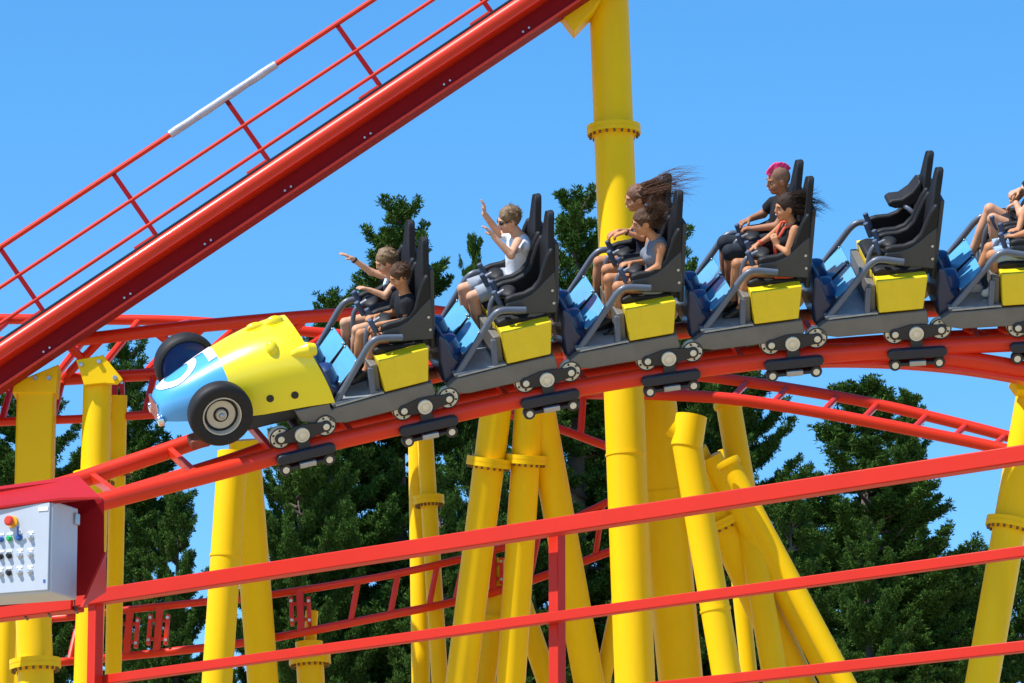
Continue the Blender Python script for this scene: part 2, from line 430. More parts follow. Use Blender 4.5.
# ------------------------------------------------------------------ other tracks
def track(label, chords, ties, name='coaster_track', cat='coaster track', group=None, splices=()):
    """chords: (pixel polyline with y-depth, radius); ties: (chord a, chord b, spacing, radius, skew)"""
    paths = []
    for pl, r in chords: paths.append((resample(spline([PY(x, y, Y) for x, y, Y in pl], 8), .1), r))
    org = paths[0][0][0] * [1, 1, 0]
    o = thing(name, label, cat, org, group)
    for p, r in paths: obj('running_rail', MB().tube([q - org for q in p], r, 14), M['red'], o)
    for ia, ib, step, r, skew in ties:
        pa, pb = paths[ia][0], paths[ib][0]; n = max(2, int(len(pa) * .1 / step))
        for k in range(n):
            t = (k + .5) / n
            if isinstance(skew, str):
                a = pa[int(t * (len(pa) - 1))]; b = pb[int(np.argmin(abs(pb[:, 0] - a[0] - float(skew))))]
                if any(abs(PY(s_[2], 341, 48.8)[0] - a[0]) < .28 for s_ in splices): continue
                obj('cross_tie', MB().tube([a - org, b - org], r, 10), M['red'], o); continue
            t2 = min(max(t + (skew if k % 2 == 0 else -abs(skew) if skew else 0) / n, 0), 1)
            a = pa[int(t * (len(pa) - 1))]; b = pb[int(t2 * (len(pb) - 1))]
            obj('cross_tie', MB().tube([a - org, b - org], r, 10), M['red'], o)
    for ia, ib, t in splices:
        pa, pb = paths[ia][0], paths[ib][0]; a = pa[int(np.argmin(abs(pa[:, 0] - PY(t, 341, 48.6)[0])))] - org; b = pb[int(np.argmin(abs(pb[:, 0] - a[0] - org[0])))] - org
        dx = np.array([.045, 0, 0]); m_ = MB(); c = MB()
        m_.beam(a, b, .07, .07, (0, 1, 0)); 
        u = (b - a) / np.linalg.norm(b - a)
        for s in (-1, 1):
            m_.beam(a + dx * s * 1.9 + u * .08, b + dx * s * 1.9 - u * .08, .04, .10, (0, 1, 0))
            for e, d_ in ((a, 1), (b, -1)): m_.beam(e + u * d_ * .14, e + u * d_ * .14 + dx * s * 1.9, .03, .04, (0, 1, 0))
            for z in (.12,): 
                for e, d_ in ((a, 1), (b, -1)):
                    q = e + u * d_ * z + dx * s * 1.9; obj('splice_bolt', MB().tube([q - np.array([0, .08, 0]), q], .016, 8), M['bolt'], o)
        obj('splice_plate', m_, M['red'], o, bevel=.006)
    return o
track('red lattice track behind the lift hill and the nose car',
      [([(-60, 346, 48), (0, 343, 48), (85, 339, 48), (190, 327, 48), (340, 314.5, 48), (445, 313, 48.3), (520, 345, 48.6), (626, 376, 47.9)], .064),
       ([(-60, 318, 49), (0, 319, 49), (90, 319.5, 49), (190, 321.5, 49), (300, 331, 49), (445, 345, 49.1), (520, 366, 48.9), (626, 384, 47.9)], .052),
       ([(-60, 392, 48.4), (0, 387, 48.4), (58, 380, 48.4), (160, 374, 48.4), (250, 368, 48.5), (340, 366, 48.7), (440, 370, 48.9), (520, 386, 48.8), (570, 392, 48.6), (626, 394, 47.9)], .060),
       ([(-60, 428, 48.0), (0, 422, 48.0), (80, 419, 48.0), (161, 414, 48.0), (250, 410, 48.2), (340, 410, 48.4), (440, 411, 48.8), (500, 413, 48.8), (556, 428, 48.5), (606, 446, 48.1), (628, 452, 47.85)], .042)],
      [(0, 2, .46, .042, 1.0), (1, 2, .46, .038, -1.0), (0, 1, .9, .035, .3), (3, 2, .46, .035, '0.05')], splices=((2, 3, 118),))
track('red ladder shaped track sloping down to the right behind the train',
      [([(626, 373, 47.9), (650, 373, 48.3), (700, 376, 48.5), (780, 387, 48.5), (880, 405, 48.4), (1010, 437, 48.2), (1100, 465, 48), (1200, 500, 48)], .056),
       ([(626, 394, 47.8), (660, 394.5, 48.0), (740, 400, 48.0), (850, 418, 47.9), (1008, 450, 47.7), (1100, 475, 47.5), (1200, 510, 47.5)], .058)],
      [(1, 0, .44, .034, '0.2')], splices=())
track('lower red ladder track curving up from bottom left behind the columns',
      [([(-40, 622, 49.6), (60, 618, 49.2), (118, 611, 49.2), (203, 602, 49.1), (270, 595, 49.0), (400, 573, 48.75), (512, 545, 49.1), (575, 518, 49.1), (648, 482, 49.0)], .037),
       ([(-40, 668, 49.4), (60, 662, 49), (118, 657, 49.2), (202, 648, 49.1), (273, 638, 48.9), (400, 613, 48.7), (454, 602, 48.9), (501, 590, 49.0), (533, 580, 49.1), (609, 552, 49.1), (652, 538, 49.0)], .041)],
      [(1, 0, .37, .030, '0.06')], splices=((0, 1, 126), (0, 1, 164), (0, 1, 298), (0, 1, 496)))

# ------------------------------------------------------------------ lift hill with its walkway
YL = 47.0
A, B = PY(0, 352, YL), PY(528, 0, YL)
D = (B - A) / np.linalg.norm(B - A); V = np.cross(D, np.array([0, 1., 0])); V /= np.linalg.norm(V)
if V[2] < 0: V = -V
lift = thing('lift_hill', 'straight red lift hill beam climbing to the upper right with a handrailed walkway', 'lift hill', A * [1, 1, 0])
org = np.array(lift.location)
def lw(s, v, y): return A + D * s + V * v + np.array([0, y, 0]) - org
S0, S1 = -2.2, np.linalg.norm(B - A) + 2.2
obj('running_rail', MB().tube([lw(S0, 0, 0), lw(S1, 0, 0)], .078, 20), M['red'], lift)
obj('running_rail', MB().tube([lw(S0, 0, 1.0), lw(S1, 0, 1.0)], .078, 20), M['red'], lift)
obj('box_girder', MB().beam(lw(S0, -.15, .29), lw(S1, -.15, .29), .16, .19, V), M['deepred_shade'], lift)  # shade under the rail is in its darker red
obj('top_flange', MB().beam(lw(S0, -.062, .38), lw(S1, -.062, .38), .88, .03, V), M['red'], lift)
obj('bottom_flange', MB().beam(lw(S0, -.255, .26), lw(S1, -.255, .26), .26, .02, V), M['deepred_shade'], lift)
obj('lit_edge_strip', MB().beam(lw(S0, -.255, .12), lw(S1, -.255, .12), .016, .022, V), M['red'], lift)  # brighter red strip added as the flange's thin sunlit edge
bb = MB()
s = .35
while s < S1:
    for ds in (0, .07): obj('bolt', MB().tube([lw(s + ds, -.19, .19), lw(s + ds, -.19, .225)], .011, 8), M['bolt'], lift)
    s += .93
obj('walkway', MB().beam(lw(S0, .105, .62), lw(S1, .105, .62), 1.16, .02, V), M['black'], lift)
def SV(px, py, Y):
    q = PY(px, py, Y) - (A + np.array([0, Y - YL, 0])); return q @ D, q @ V
yh = YL + .12
for n_, (p0, p1, r) in {'top': ((0, 247), (340, 22), .026), 'mid': ((0, 290), (340, 59), .019), 'low': ((0, 326), (340, 95), .019)}.items():
    s0, v0 = SV(*p0, yh); s1, v1 = SV(*p1, yh); v = (v0 + v1) / 2
    obj('handrail' if n_ == 'top' else 'guard_rail', MB().tube([lw(S0, v, .12), lw(S1, v, .12)], r, 10), M['red'], lift)
    if n_ == 'top': vt = v
s_ = [SV(*p, yh)[0] for p in ((2, 251), (115, 174), (228, 101), (337, 25))]
st = (s_[3] - s_[0]) / 3
for k in range(-1, 8):
    s0 = s_[0] + st * k
    if s0 > S1: break
    obj('railing_post', MB().beam(lw(s0, .12, .12), lw(s0, vt, .12), .045, .03, (0, 1, 0)), M['deepred_shade'], lift)
    obj('post_foot', MB().beam(lw(s0 - .25, .125, .08), lw(s0 - .02, .125, .08), .05, .03, V), M['red'], lift)
sa, sb = SV(170, 135, yh)[0], SV(277, 66, yh)[0]
sl_ = MB()
pp = [lw(sa + (sb - sa) * k / 14, vt + .001 * math.sin(k * 2.1), .12) for k in range(15)]
sl_.tube(pp, [.040 + .002 * math.sin(k * 1.7) for k in range(15)], 12)
obj('plastic_sleeve', sl_, M['wrap'], lift)

# ------------------------------------------------------------------ foreground railing and control box
def rail_pt(px, py):
    d = 27 - 4 * (px - 105) / 919
    return P(px, py, d)
rg = thing('railing', 'red square tube railing across the foreground, rising to the right', 'railing', rail_pt(558, 600) * [1, 1, 0])
org = np.array(rg.location)
def rr(px, py): return rail_pt(px, py) - org
obj('top_rail', MB().beam(rr(74, 601), rr(1120, 440), .080, .080), M['railred'], rg, bevel=.006)
obj('joint_sleeve', MB().beam(rr(-90, 623), rr(78, 602), .11, .10), M['railred'], rg, bevel=.006)
obj('mid_rail', MB().beam(rr(105, 680), rr(1120, 538.5), .05, .05), M['railred'], rg, bevel=.004)
obj('low_rail', MB().beam(rr(105, 749), rr(1120, 636), .05, .05), M['railred'], rg, bevel=.004)
rdir = rr(900, 480) - rr(200, 590); rdir[2] = 0
for px, py in ((96, 600), (557, 532)):
    a = rr(px, py); obj('railing_post', MB().beam(a, np.array([a[0], a[1], 0]), .062, .062, rdir), M['railred'], rg, bevel=.005)
jb = MB()
for px in (26, 49, 76):
    a = rr(px, 609 - (px - 26) * .13); jb.beam(a - np.array([.006, 0, 0]), a + np.array([.006, 0, 0.001]), .118, .108)
obj('joint_band', jb, M['dark'], rg)

cb_o = P(52, 546, 25.6)
cb = thing('control_box', 'light grey steel control box with rows of buttons mounted by the railing at left', 'control box', cb_o)
ya = math.radians(24)                      # front turned to the viewer's left
ex = np.array([-math.cos(ya), -math.sin(ya) * -1, 0]); ex = np.array([-math.cos(ya), math.sin(ya), 0])     # along the front, to the left and away
ey = np.array([math.sin(ya), math.cos(ya), 0])        # along the side, backwards
ez = np.array([0, 0, 1.])
HB = .475
def cbp(x, y, z): return ex * x + ey * y + ez * z
def cbox(x0, x1, y0, y1, z0, z1):
    m_ = MB(); m_.box(x0, x1, y0, y1, z0, z1); m_.v = [tuple(cbp(*v)) for v in m_.v]; return m_
obj('cabinet', cbox(0, .62, 0, .27, -HB / 2, HB / 2), M['boxgrey'], cb, bevel=.008)
obj('door_panel', cbox(.012, .608, -.012, -.001, -HB / 2 + .01, HB / 2 - .012), M['boxgrey'], cb, bevel=.004)
obj('name_plate', cbox(.02, .075, -.016, -.0125, HB / 2 - .055, HB / 2 - .035), M['white'], cb)
obj('hinge', cbox(-.012, 0, .22, .268, HB / 2 - .09, HB / 2 - .03), M['steel'], cb, bevel=.003)
obj('small_sticker', cbox(.028, .04, -.0145, -.0125, -HB / 2 + .05, -HB / 2 + .066), M['bluebut'], cb)
def sx(px): return (52 - px) / 197 / math.cos(ya)
rows = [((0, 'bluebut'), (9, 'green'), (19, 'bluebut'), (31, 'button')), ((0, 'black'), (9, 'black'), (20, 'button'), (31, 'button')), ((0, 'button'), (9, 'black'), (20, 'button'), (31, 'button'))]
for ri, row in enumerate(rows):
    for px, mn in list(row) + [(-11, 'button'), (-22, 'green')]:
        x = sx(px); z = HB / 2 - .185 - ri * .088; 
        bt = MB(); bt.lathe(cbp(x, -.012, z), -ey, [(0, .016), (.008, .016), (.010, .011), (.022, .011), (.024, .009)], 16)
        b_ = obj('push_button', bt, M[mn], cb)
        obj('button_label', cbox(x - .017, x + .017, -.0145, -.0125, z + .02, z + .031), M['white'], cb)
x, z = sx(12), HB / 2 - .10
e = obj('emergency_button', MB().lathe(cbp(x, -.012, z), -ey, [(0, .03), (.012, .03), (.014, .014), (.03, .014)], 20), M['orange'], cb)
obj('button_cap', MB().lathe(cbp(x, -.042, z), -ey, [(0, .016), (.008, .026), (.018, .026), (.026, .018), (.028, .005)], 20), M['redbut'], cb)
k_ = sx(19)
obj('key', MB().tube([cbp(k_, -.03, HB / 2 - .185), cbp(k_ - .01, -.05, HB / 2 - .13)], .006, 8), M['bluebut'], cb)

hd = thing('shelter_hood', 'dark red sheet metal hood and back plate sheltering the control box', 'hood', cb_o)
def HP(px, py, dd): return P(px, py, 25.6 + dd) - cb_o
hm = MB()
th = np.array([0, 0, .012])
roof = [HP(-60, 497, .75), HP(78, 477.5, .55), HP(101, 500, .05), HP(99, 499, -.02), HP(60, 500, .02), HP(-60, 516, .25)]
n = len(roof)
hm.add(roof + [p + th for p in roof], [tuple(range(n)), tuple(range(2 * n - 1, n - 1, -1))] + [(i, i + n, (i + 1) % n + n, (i + 1) % n) for i in range(n)])
obj('roof_sheet', hm, M['hoodred'], hd)
def sheet(name, poly, m, tvec):
    s_ = MB(); n = len(poly); t = np.array(tvec)
    s_.add(poly + [p + t for p in poly], [tuple(range(n)), tuple(range(2 * n - 1, n - 1, -1))] + [(i, i + n, (i + 1) % n + n, (i + 1) % n) for i in range(n)])
    return obj(name, s_, m, hd)
sheet('back_plate', [HP(-60, 497, .6), HP(78, 479, .5), HP(104, 500, .42), HP(104, 592, .42), HP(-60, 615, .6)], M['deepred_shade'], (0, .012, 0))  # shade inside the hood is in its darker red
sheet('side_gusset', [HP(80, 607, .0), HP(104, 552, .30), HP(104, 592, .30)], M['railred'], (.012, 0, 0))

# ------------------------------------------------------------------ train
NC = -.52
def bogie(root, far=True):
    br = MB()
    for n0 in ((.0,) if not far else (0., -1.04)):
        sg = 1 if n0 == 0. else -1
        def yy(v): return n0 + sg * v
        # rocker beam with two running wheels and the hub between them
        rk = MB()
        rk.prism([(.20, .045), (.05, .085), (-.05, .085), (-.235, .06), (-.245, -.02), (-.06, -.06), (.06, -.06), (.2, -.045)], min(yy(.045), yy(.065)), max(yy(.045), yy(.065)))
        for u, w in ((.19, 0), (-.228, .018)): rk.lathe((u, yy(.040), w), (0, sg, 0), [(0, .052), (.022, .052), (.028, .046)], 20)
        rb = obj('wheel_rocker', rk, M['dark'], root, bevel=.004)
        obj('hub_cap', MB().lathe((0, yy(.06), 0), (0, sg, 0), [(0, .066), (.028, .066), (.032, .061), (.032, .050), (.020, .048), (.020, .030), (.030, .028), (.032, .014)], 28), M['wheel'], rb)
        for u, w in ((.19, .0), (-.228, .018)):
            wh = obj('running_wheel', MB().lathe((u, yy(-.04), w), (0, sg, 0), [(0, .06), (0, .092), (.012, .098), (.066, .098), (.076, .092), (.078, .062), (.07, .02)], 32), M['wheel'], root)
            hb = MB(); hb.lathe((u, yy(.062), w), (0, sg, 0), [(0, .030), (.012, .029), (.016, .018)], 20)
            obj('wheel_hub', hb, M['wheel'], wh)
            for k in range(6):
                th = 2 * math.pi * k / 6 + u * 3; hl = MB(); hl.tube([(u + .071 * math.cos(th), yy(.03), w + .071 * math.sin(th)), (u + .071 * math.cos(th), yy(.0405), w + .071 * math.sin(th))], .0105, 8)
                obj('hub_hole', hl, M['black'], wh)
            rg_ = [(u + .093 * math.cos(t), yy(.036), w + .093 * math.sin(t)) for t in np.linspace(0, 2 * math.pi, 32, endpoint=False)]
            obj('tread_edge', MB().tube(rg_, .0065, 6, closed=True), M['dark'], wh)
        pl = MB(); pl.beam((0, yy(.06), -.02), (0.0, yy(.10), -.23), .11, .02, (0, sg, 0)); obj('hanger_bracket', pl, M['dark'], root, bevel=.004)
        # guide and up-stop wheels carried on a long rounded plate
        pr = []
        for k in range(9):
            th = math.pi / 2 + math.pi * k / 8; pr.append((-.225 + .046 * math.cos(th), -.168 + .046 * math.sin(th)))
        for k in range(9):
            th = -math.pi / 2 + math.pi * k / 8; pr.append((.225 + .046 * math.cos(th), -.168 + .046 * math.sin(th)))
        gp_ = MB(); gp_.prism(pr, min(yy(.075), yy(.145)), max(yy(.075), yy(.145)))
        gp = obj('guide_plate', gp_, M['navyblack'], root, bevel=.012)
        gb = MB(); gb.box(-.2, .2, min(yy(-.02), yy(.12)), max(yy(-.02), yy(.12)), -.29, -.255)
        obj('upstop_frame', gb, M['dark'], root, bevel=.01)
        obj('frame_block', MB().box(-.075, .075, min(yy(.10), yy(.15)), max(yy(.10), yy(.15)), -.285, -.235), M['steel'], root, bevel=.008)
        for u in (-.2, .2):
            uw_ = obj('upstop_wheel', MB().lathe((u, yy(.05), -.275), (0, sg, 0), [(0, .03), (0, .05), (.008, .055), (.06, .055), (.068, .05), (.068, .032)], 24), M['dark'], root)
            obj('wheel_cap', MB().lathe((u, yy(.11), -.275), (0, sg, 0), [(0, .03), (.012, .03), (.014, .012)], 18), M['wheel'], uw_)
    obj('axle', MB().tube([(0, -.02, 0), (0, -1.02, 0)], .04, 14), M['dark'], root)

def seat(root, nc, raised):
    sh = MB()
    y0, y1 = nc - .225, nc + .225
    prof = [(.27, .69), (.25, .742), (.11, .750), (.02, .778), (-.06, .83), (-.13, .89), (-.215, .95), (-.19, .56), (.18, .615), (.25, .64)]
    sm = obj('seat_shell', MB().prism(prof, y1 - .028, y1), M['shell'], root, bevel=.012)
    obj('shell_side', MB().prism(prof, y0, y0 + .028), M['shell'], sm, bevel=.012)
    # inner bolsters, back and headrest
    prof2 = [(.25, .69), (.262, .74), (.25, .782), (.19, .796), (.08, .800), (.0, .828), (-.065, .89), (-.11, .99), (-.155, 1.09), (-.20, 1.16), (-.235, 1.15), (-.185, .60), (.18, .65)]
    ib = MB()
    ib.prism(prof2, y1 - .075, y1 - .006); ib.prism(prof2, y0 + .006, y0 + .075)
    obj('side_bolster', ib, M['seat'], root, bevel=.02)
    bk = MB(); rows = []
    zz = [.50, .62, .80, .98, 1.10, 1.20, 1.30, 1.375, 1.42, 1.437]
    hw = [.20, .21, .205, .185, .15, .118, .095, .078, .060, .03]
    for z, h in zip(zz, hw):
        uc = -.115 - .175 * (z - .5) / 1.0
        tk = .04 if z < 1.2 else .035
        rows.append([(uc + tk, nc - h, z), (uc + tk - .012, nc - h * .5, z), (uc + tk - .016, nc, z), (uc + tk - .012, nc + h * .5, z), (uc + tk, nc + h, z), (uc - .03, nc + h * .9, z), (uc - .035, nc, z), (uc - .03, nc - h * .9, z)])
    k = 8; vs = [p for r in rows for p in r]
    bk.add(vs, [(i * k + j, i * k + (j + 1) % k, (i + 1) * k + (j + 1) % k, (i + 1) * k + j) for i in range(len(rows) - 1) for j in range(k)] + [tuple(range(k))[::-1], tuple((len(rows) - 1) * k + j for j in range(k))])
    obj('backrest', bk, M['seat'], root, bevel=.012, sharp=50)
    rb = MB(); rb.beam((-.20, nc, .42), (-.285, nc, 1.16), .20, .045, (1, 0, 0)); obj('back_rail', rb, M['shell'], root, bevel=.01)
    for w in (.66, .78):
        obj('shell_bolt', MB().tube([(-.17, y1 - .01, w), (-.17, y1 + .010, w)], .013, 8), M['bolt'], root)
    cu = MB(); cu.prism([(-.14, .49), (.33, .49), (.36, .52), (.35, .565), (.28, .585), (.0, .555), (-.14, .56)], nc - .19, nc + .19)
    obj('seat_cushion', cu, M['seat'], root, bevel=.025)
    # lap restraint
    a = 0 if not raised else 1
    lb = MB()
    if raised:
        lb.tube(spline([(-.14, nc + .17, .84), (-.08, nc + .17, .93), (-.02, nc + .1, .97), (.02, nc, .98)], 6), .022, 10)
        arm = obj('restraint_arm', lb, M['tube'], root)
        obj('lap_pad', MB().prism([(.125, .975), (.13, 1.01), (.09, 1.035), (.0, 1.04), (-.09, 1.10), (-.17, 1.20), (-.20, 1.02), (-.06, .955), (.06, .95)], nc - .12, nc + .12), M['seat'], arm, bevel=.028)
    else:
        lb.tube(spline([(.40, nc + .05, .40), (.38, nc + .04, .62), (.33, nc + .02, .73), (.22, nc, .775)], 6), .022, 10)
        arm = obj('restraint_arm', lb, M['tube'], root)
        obj('lap_pad', MB().ell((.19, nc, .770), (.075, .125, .028), R=[[.98, 0, -.17], [0, 1, 0], [.17, 0, .98]]), M['seat'], arm)
    for s_, u0 in ((1, .31), (-1, .27)):
        zz0 = .70; g_ = MB()
        g_.tube([(u0 - .02, nc + s_ * .13, zz0), (u0 + .03, nc + s_ * .135, zz0 + .14)], [.025, .025], 14)
        obj('hand_grip', g_, M['grip'], arm, bevel=.008)

def seat_car(i, label, raised=False):
    root = thing('coaster_car', label, 'coaster car', matrix=car_matrix(i), group='two seat cars of the train')
    # chassis sides, floor and belly
    cs = MB(); cs.prism([(-.10, .205), (.30, .19), (.80, .165), (.90, .10), (.84, .03), (.71, .004), (-.06, .022), (-.12, .09)], -1.09, .05)
    obj('chassis', cs, M['chassis'], root, bevel=.012)
    obj('floor_plate', MB().box(.34, .82, -1.05, .035, .196, .212), M['plate'], root)
    sp = MB(); sp.prism([(.36, .206), (.79, .18), (.79, .198), (.36, .222)], .036, .052); obj('sill_strip', sp, M['plate'], root)
    obj('coupling', MB().tube([(.82, NC, .03), (1.02, NC, .03)], .05, 14), M['rust'], root)
    # yellow seat box, flared upward
    yb = MB()
    t = [(.352, .515), (-.112, .535)]; b_ = [(.335, .212), (-.068, .225)]
    vs = [(u, y, w) for y, ins in ((.056, 0), (-1.096, 0)) for u, w in (t[0], t[1], b_[1], b_[0])]
    yb.add(vs, [(0, 1, 2, 3), (7, 6, 5, 4), (0, 4, 5, 1), (1, 5, 6, 2), (2, 6, 7, 3), (3, 7, 4, 0)])
    obj('seat_box', yb, M['boxyel'], root, bevel=.012)
    bw = MB(); bw.box(.352, .42, -1.02, -.02, .21, .46); obj('leg_riser', bw, M['chassis'], root, bevel=.01)
    for nc in (-.28, -.76): seat(root, nc, raised and nc < -.5)
    for n0, sg in ((.0, 1), (-1.04, -1)):
        pth = spline([(.80, n0, .17), (.66, n0, .34), (.50, n0, .545), (.42, n0, .645), (.355, n0, .695), (.28, n0, .70), (.10, n0, .665)], 8)
        obj('side_grab_rail', MB().tube(pth, .03, 14), M['tube'], root)
    # leg shields: one sloping panel in front of each passenger
    for nc in (-.29, -.77):
        h = .225
        q = [(.50, .495), (.69, .305)]
        s_ = MB(); d = np.array([.012, 0, .011])
        ps = [np.array([q[0][0], nc + h, q[0][1]]), np.array([q[0][0], nc - h, q[0][1]]), np.array([q[1][0], nc - h * .92, q[1][1]]), np.array([q[1][0], nc + h * .92, q[1][1]])]
        s_.add(ps + [p + d for p in ps], [(0, 1, 2, 3), (7, 6, 5, 4)] + [(k, k + 4, (k + 1) % 4 + 4, (k + 1) % 4) for k in range(4)])
        sh = obj('leg_shield', s_, M['shield'], root, bevel=.004)
        tr = MB(); tr.tube([ps[0] + d * .5, ps[3] + d * .5, ps[2] + d * .5, ps[1] + d * .5], .012, 8)
        obj('shield_trim', tr, M['black'], sh)
        for p in ps: obj('shield_bolt', MB().ell(p + d * 1.5 + (np.array([(q[0][0] + q[1][0]) / 2, nc, (q[0][1] + q[1][1]) / 2]) - p) * .12, (.010, .010, .010), 8, 6), M['bolt'], sh)
    # navy nose cowl ahead of the shields
    co = MB(); co.prism([(.70, .18), (.72, .30), (.78, .34), (.83, .50), (.87, .58), (.905, .54), (.925, .34), (.92, .12), (.86, .08), (.74, .12)], -1.0, -.04)
    cw = obj('front_cowl', co, M['navy'], root, bevel=.03)
    for nc in (-.27, -.77):
        obj('knee_roll', MB().tube(spline([(.74, nc + .03, .20), (.775, nc + .015, .32), (.80, nc, .41), (.81, nc, .46)], 5), [.10] * 11 + [.10, .10, .09, .07, .035], 20), M['navy2'], cw)
    lg = MB(); lg.beam((.44, .02, .21), (.42, -.02, .44), .05, .05, (0, 1, 0)); obj('rail_strut', lg, M['tube'], root, bevel=.006)
    bogie(root)
    return root

car_labels = {1: 'front seat car with two young boys in it, right behind the nose car',
              2: 'seat car with only the teenager in sunglasses on its far seat',
              3: 'seat car carrying the two long haired women, in front of the tallest column',
              4: 'seat car carrying the man with pink mohawk and the girl in coral',
              5: 'empty seat car with the lap pad of its far seat raised',
              6: 'rear seat car half cut off by the right picture edge'}
first = seat_car(1, car_labels[1])
for i in (2, 3, 4, 6):
    c = copy_tree(first); c['label'] = car_labels[i]; c.matrix_world = car_matrix(i)
seat_car(5, car_labels[5], True)

# nose car
nose = thing('nose_car', 'yellow and blue racing car shaped front car of the train, number 5 on its hood', 'coaster car', matrix=car_matrix(0))
US = [1.15, 1.12, 1.02, .86, .70, .545, .38, .22, .06, -.08, -.17]
TOP = [.43, .47, .535, .60, .665, .725, .778, .815, .84, .85, .842]
BOT = [.27, .265, .26, .25, .24, .235, .225, .23, .232, .228, .222]
HW = [.15, .20, .26, .325, .38, .43, .475, .515, .55, .572, .58]
NT = 28
def section(u, top, bot, hw, k):
    out = []
    for j in range(NT + 1):
        th = math.pi * j / NT; c, s = math.cos(th), math.sin(th)
        y = NC + hw * math.copysign(abs(c) ** .82, c); z = bot + (top - bot) * abs(s) ** .80
        lean = 1 - s                       # the rear edge slants: top further forward than the bottom
        out.append((u - (.17 * lean if k >= 8 else .17 * lean * max(0, k - 4) / 4), y, z))
    return out
secs = [section(*a, k) for k, a in enumerate(zip(US, TOP, BOT, HW))]
def hood(k0, k1, front=False, rear=False):
    m_ = MB(); n = NT + 1; ss = secs[k0:k1 + 1]
    vs = [p for s in ss for p in s]
    fs = [(i * n + j, i * n + j + 1, (i + 1) * n + j + 1, (i + 1) * n + j) for i in range(len(ss) - 1) for j in range(NT)]
    fs += [(i * n + NT, i * n, (i + 1) * n, (i + 1) * n + NT) for i in range(len(ss) - 1)]
    if front: fs.append(tuple(range(n)))
    if rear: fs.append(tuple((len(ss) - 1) * n + j for j in range(n)))
    m_.add(vs, fs); return m_
ho = obj('hood', hood(5, 10, rear=True), M['hood'], nose, sharp=50)
fr = obj('blue_front', hood(0, 5, front=True), M['blue'], nose, sharp=50)
hb_ = hood(0, 10, True, True)
bvh = BVHTree.FromPolygons([Vector(v) for v in hb_.v], hb_.f)
def on_hood(u, n, lift=.006):
    h = bvh.ray_cast(Vector((u, n, 2)), Vector((0, 0, -1)))
    return np.array(h[0] + (h[1] if h[1].z > 0 else -h[1]) * lift) if h[0] is not None else np.array([u, n, .5])
# the number five, laid on the surface: read from the front, its top towards the seats
five = [(.30, 1.0), (-.42, 1.0), (-.42, .9), (-.42, .8), (-.45, .62), (-.46, .55)]
def ribbon(path, width, m_):
    path = [np.array(p) for p in path]; res = []
    for i in range(len(path) - 1):
        for k in range(6): res.append(path[i] + (path[i + 1] - path[i]) * k / 6)
    res.append(path[-1])
    rows = []
    for i, p in enumerate(res):
        t = res[min(i + 1, len(res) - 1)] - res[max(i - 1, 0)]; t = t / (np.linalg.norm(t) + 1e-9); nn = np.array([-t[1], t[0]])
        rows.append([p + nn * width * (j / 4 - .5) for j in range(5)])
    # (x right, y up of the glyph) -> hood: x to the near side ... , y to the rear
    vs = [on_hood(.545 + .52 * (1 - q[1]), NC - .04 + q[0] * .44) for r in rows for q in r]
    m_.add(vs, [(i * 5 + j, i * 5 + j + 1, (i + 1) * 5 + j + 1, (i + 1) * 5 + j) for i in range(len(rows) - 1) for j in range(4)])
nm = MB()
W5 = .15
# seen from the front the near side is to the right: glyph x grows towards +n
ribbon([(.36, .92), (-.30, .92)], W5, nm)
ribbon([(-.28, .98), (-.33, .52)], W5 * .9, nm)
arc = [(-.33, .56), (-.16, .62)] + [(-.02 + .36 * math.cos(a), .31 + .30 * math.sin(a)) for a in np.linspace(math.radians(85), math.radians(-150), 16)]
ribbon(arc, W5, nm)
obj('number', nm, M['white'], fr, sharp=0)
# bumps, boss, fairing, holes
bp_ = MB()
q = on_hood(.135, -.60, 0); bp_.ell(q, (.085, .045, .045))
obj('hood_bump', bp_, M['hood'], ho)
q = on_hood(-.04, -.56, 0); obj('hood_bump', MB().ell(q, (.085, .05, .06)), M['hood'], ho)
q = on_hood(.09, -.20, 0); obj('hood_boss', MB().ell(q, (.055, .055, .075), R=[[1, 0, 0], [0, .8, .6], [0, -.6, .8]]), M['hood'], ho)
fm = MB()
q = on_hood(-.16, -.10, -.01); fm.tube([q + np.array([-.11, 0, -.01]), q + np.array([-.04, 0.01, .0]), q + np.array([.05, .0, .0]), q + np.array([.13, -.01, -.02])], [.055, .075, .05, .008], 16)
obj('hood_fairing', fm, M['hood'], ho)
hm_ = MB(); hm2 = MB()
for u, w in ((.21, .365), (-.005, .36)):
    h = bvh.ray_cast(Vector((u, 1, w)), Vector((0, -1, 0)))
    q = np.array(h[0]); nn = np.array(h[1])
    hm_.lathe(q - nn * .005, nn, [(0, .034), (.010, .034), (.012, .028)], 20)
    hm2.tube([q + nn * .008 + np.array([0, 0, -.024]), q + nn * .012 + np.array([.01, 0, .024])], .009, 8)
obj('latch_hole', hm_, M['black'], ho); obj('latch', hm2, M['dark'], ho)
# grille and lamps
gm_ = MB()
for k in range(6): gm_.tube([(1.157, NC - .12 + .048 * k, .23), (1.157, NC - .12 + .048 * k, .42)], .011, 8)
obj('grille', gm_, M['chrome'], fr)
for n_ in (-.13, .13): 
    obj('headlight', MB().lathe((1.13, NC + n_ * 1.35, .27), (1, 0, 0), [(0, .05), (.03, .052), (.045, .045), (.05, .02)], 20), M['chrome'], fr)
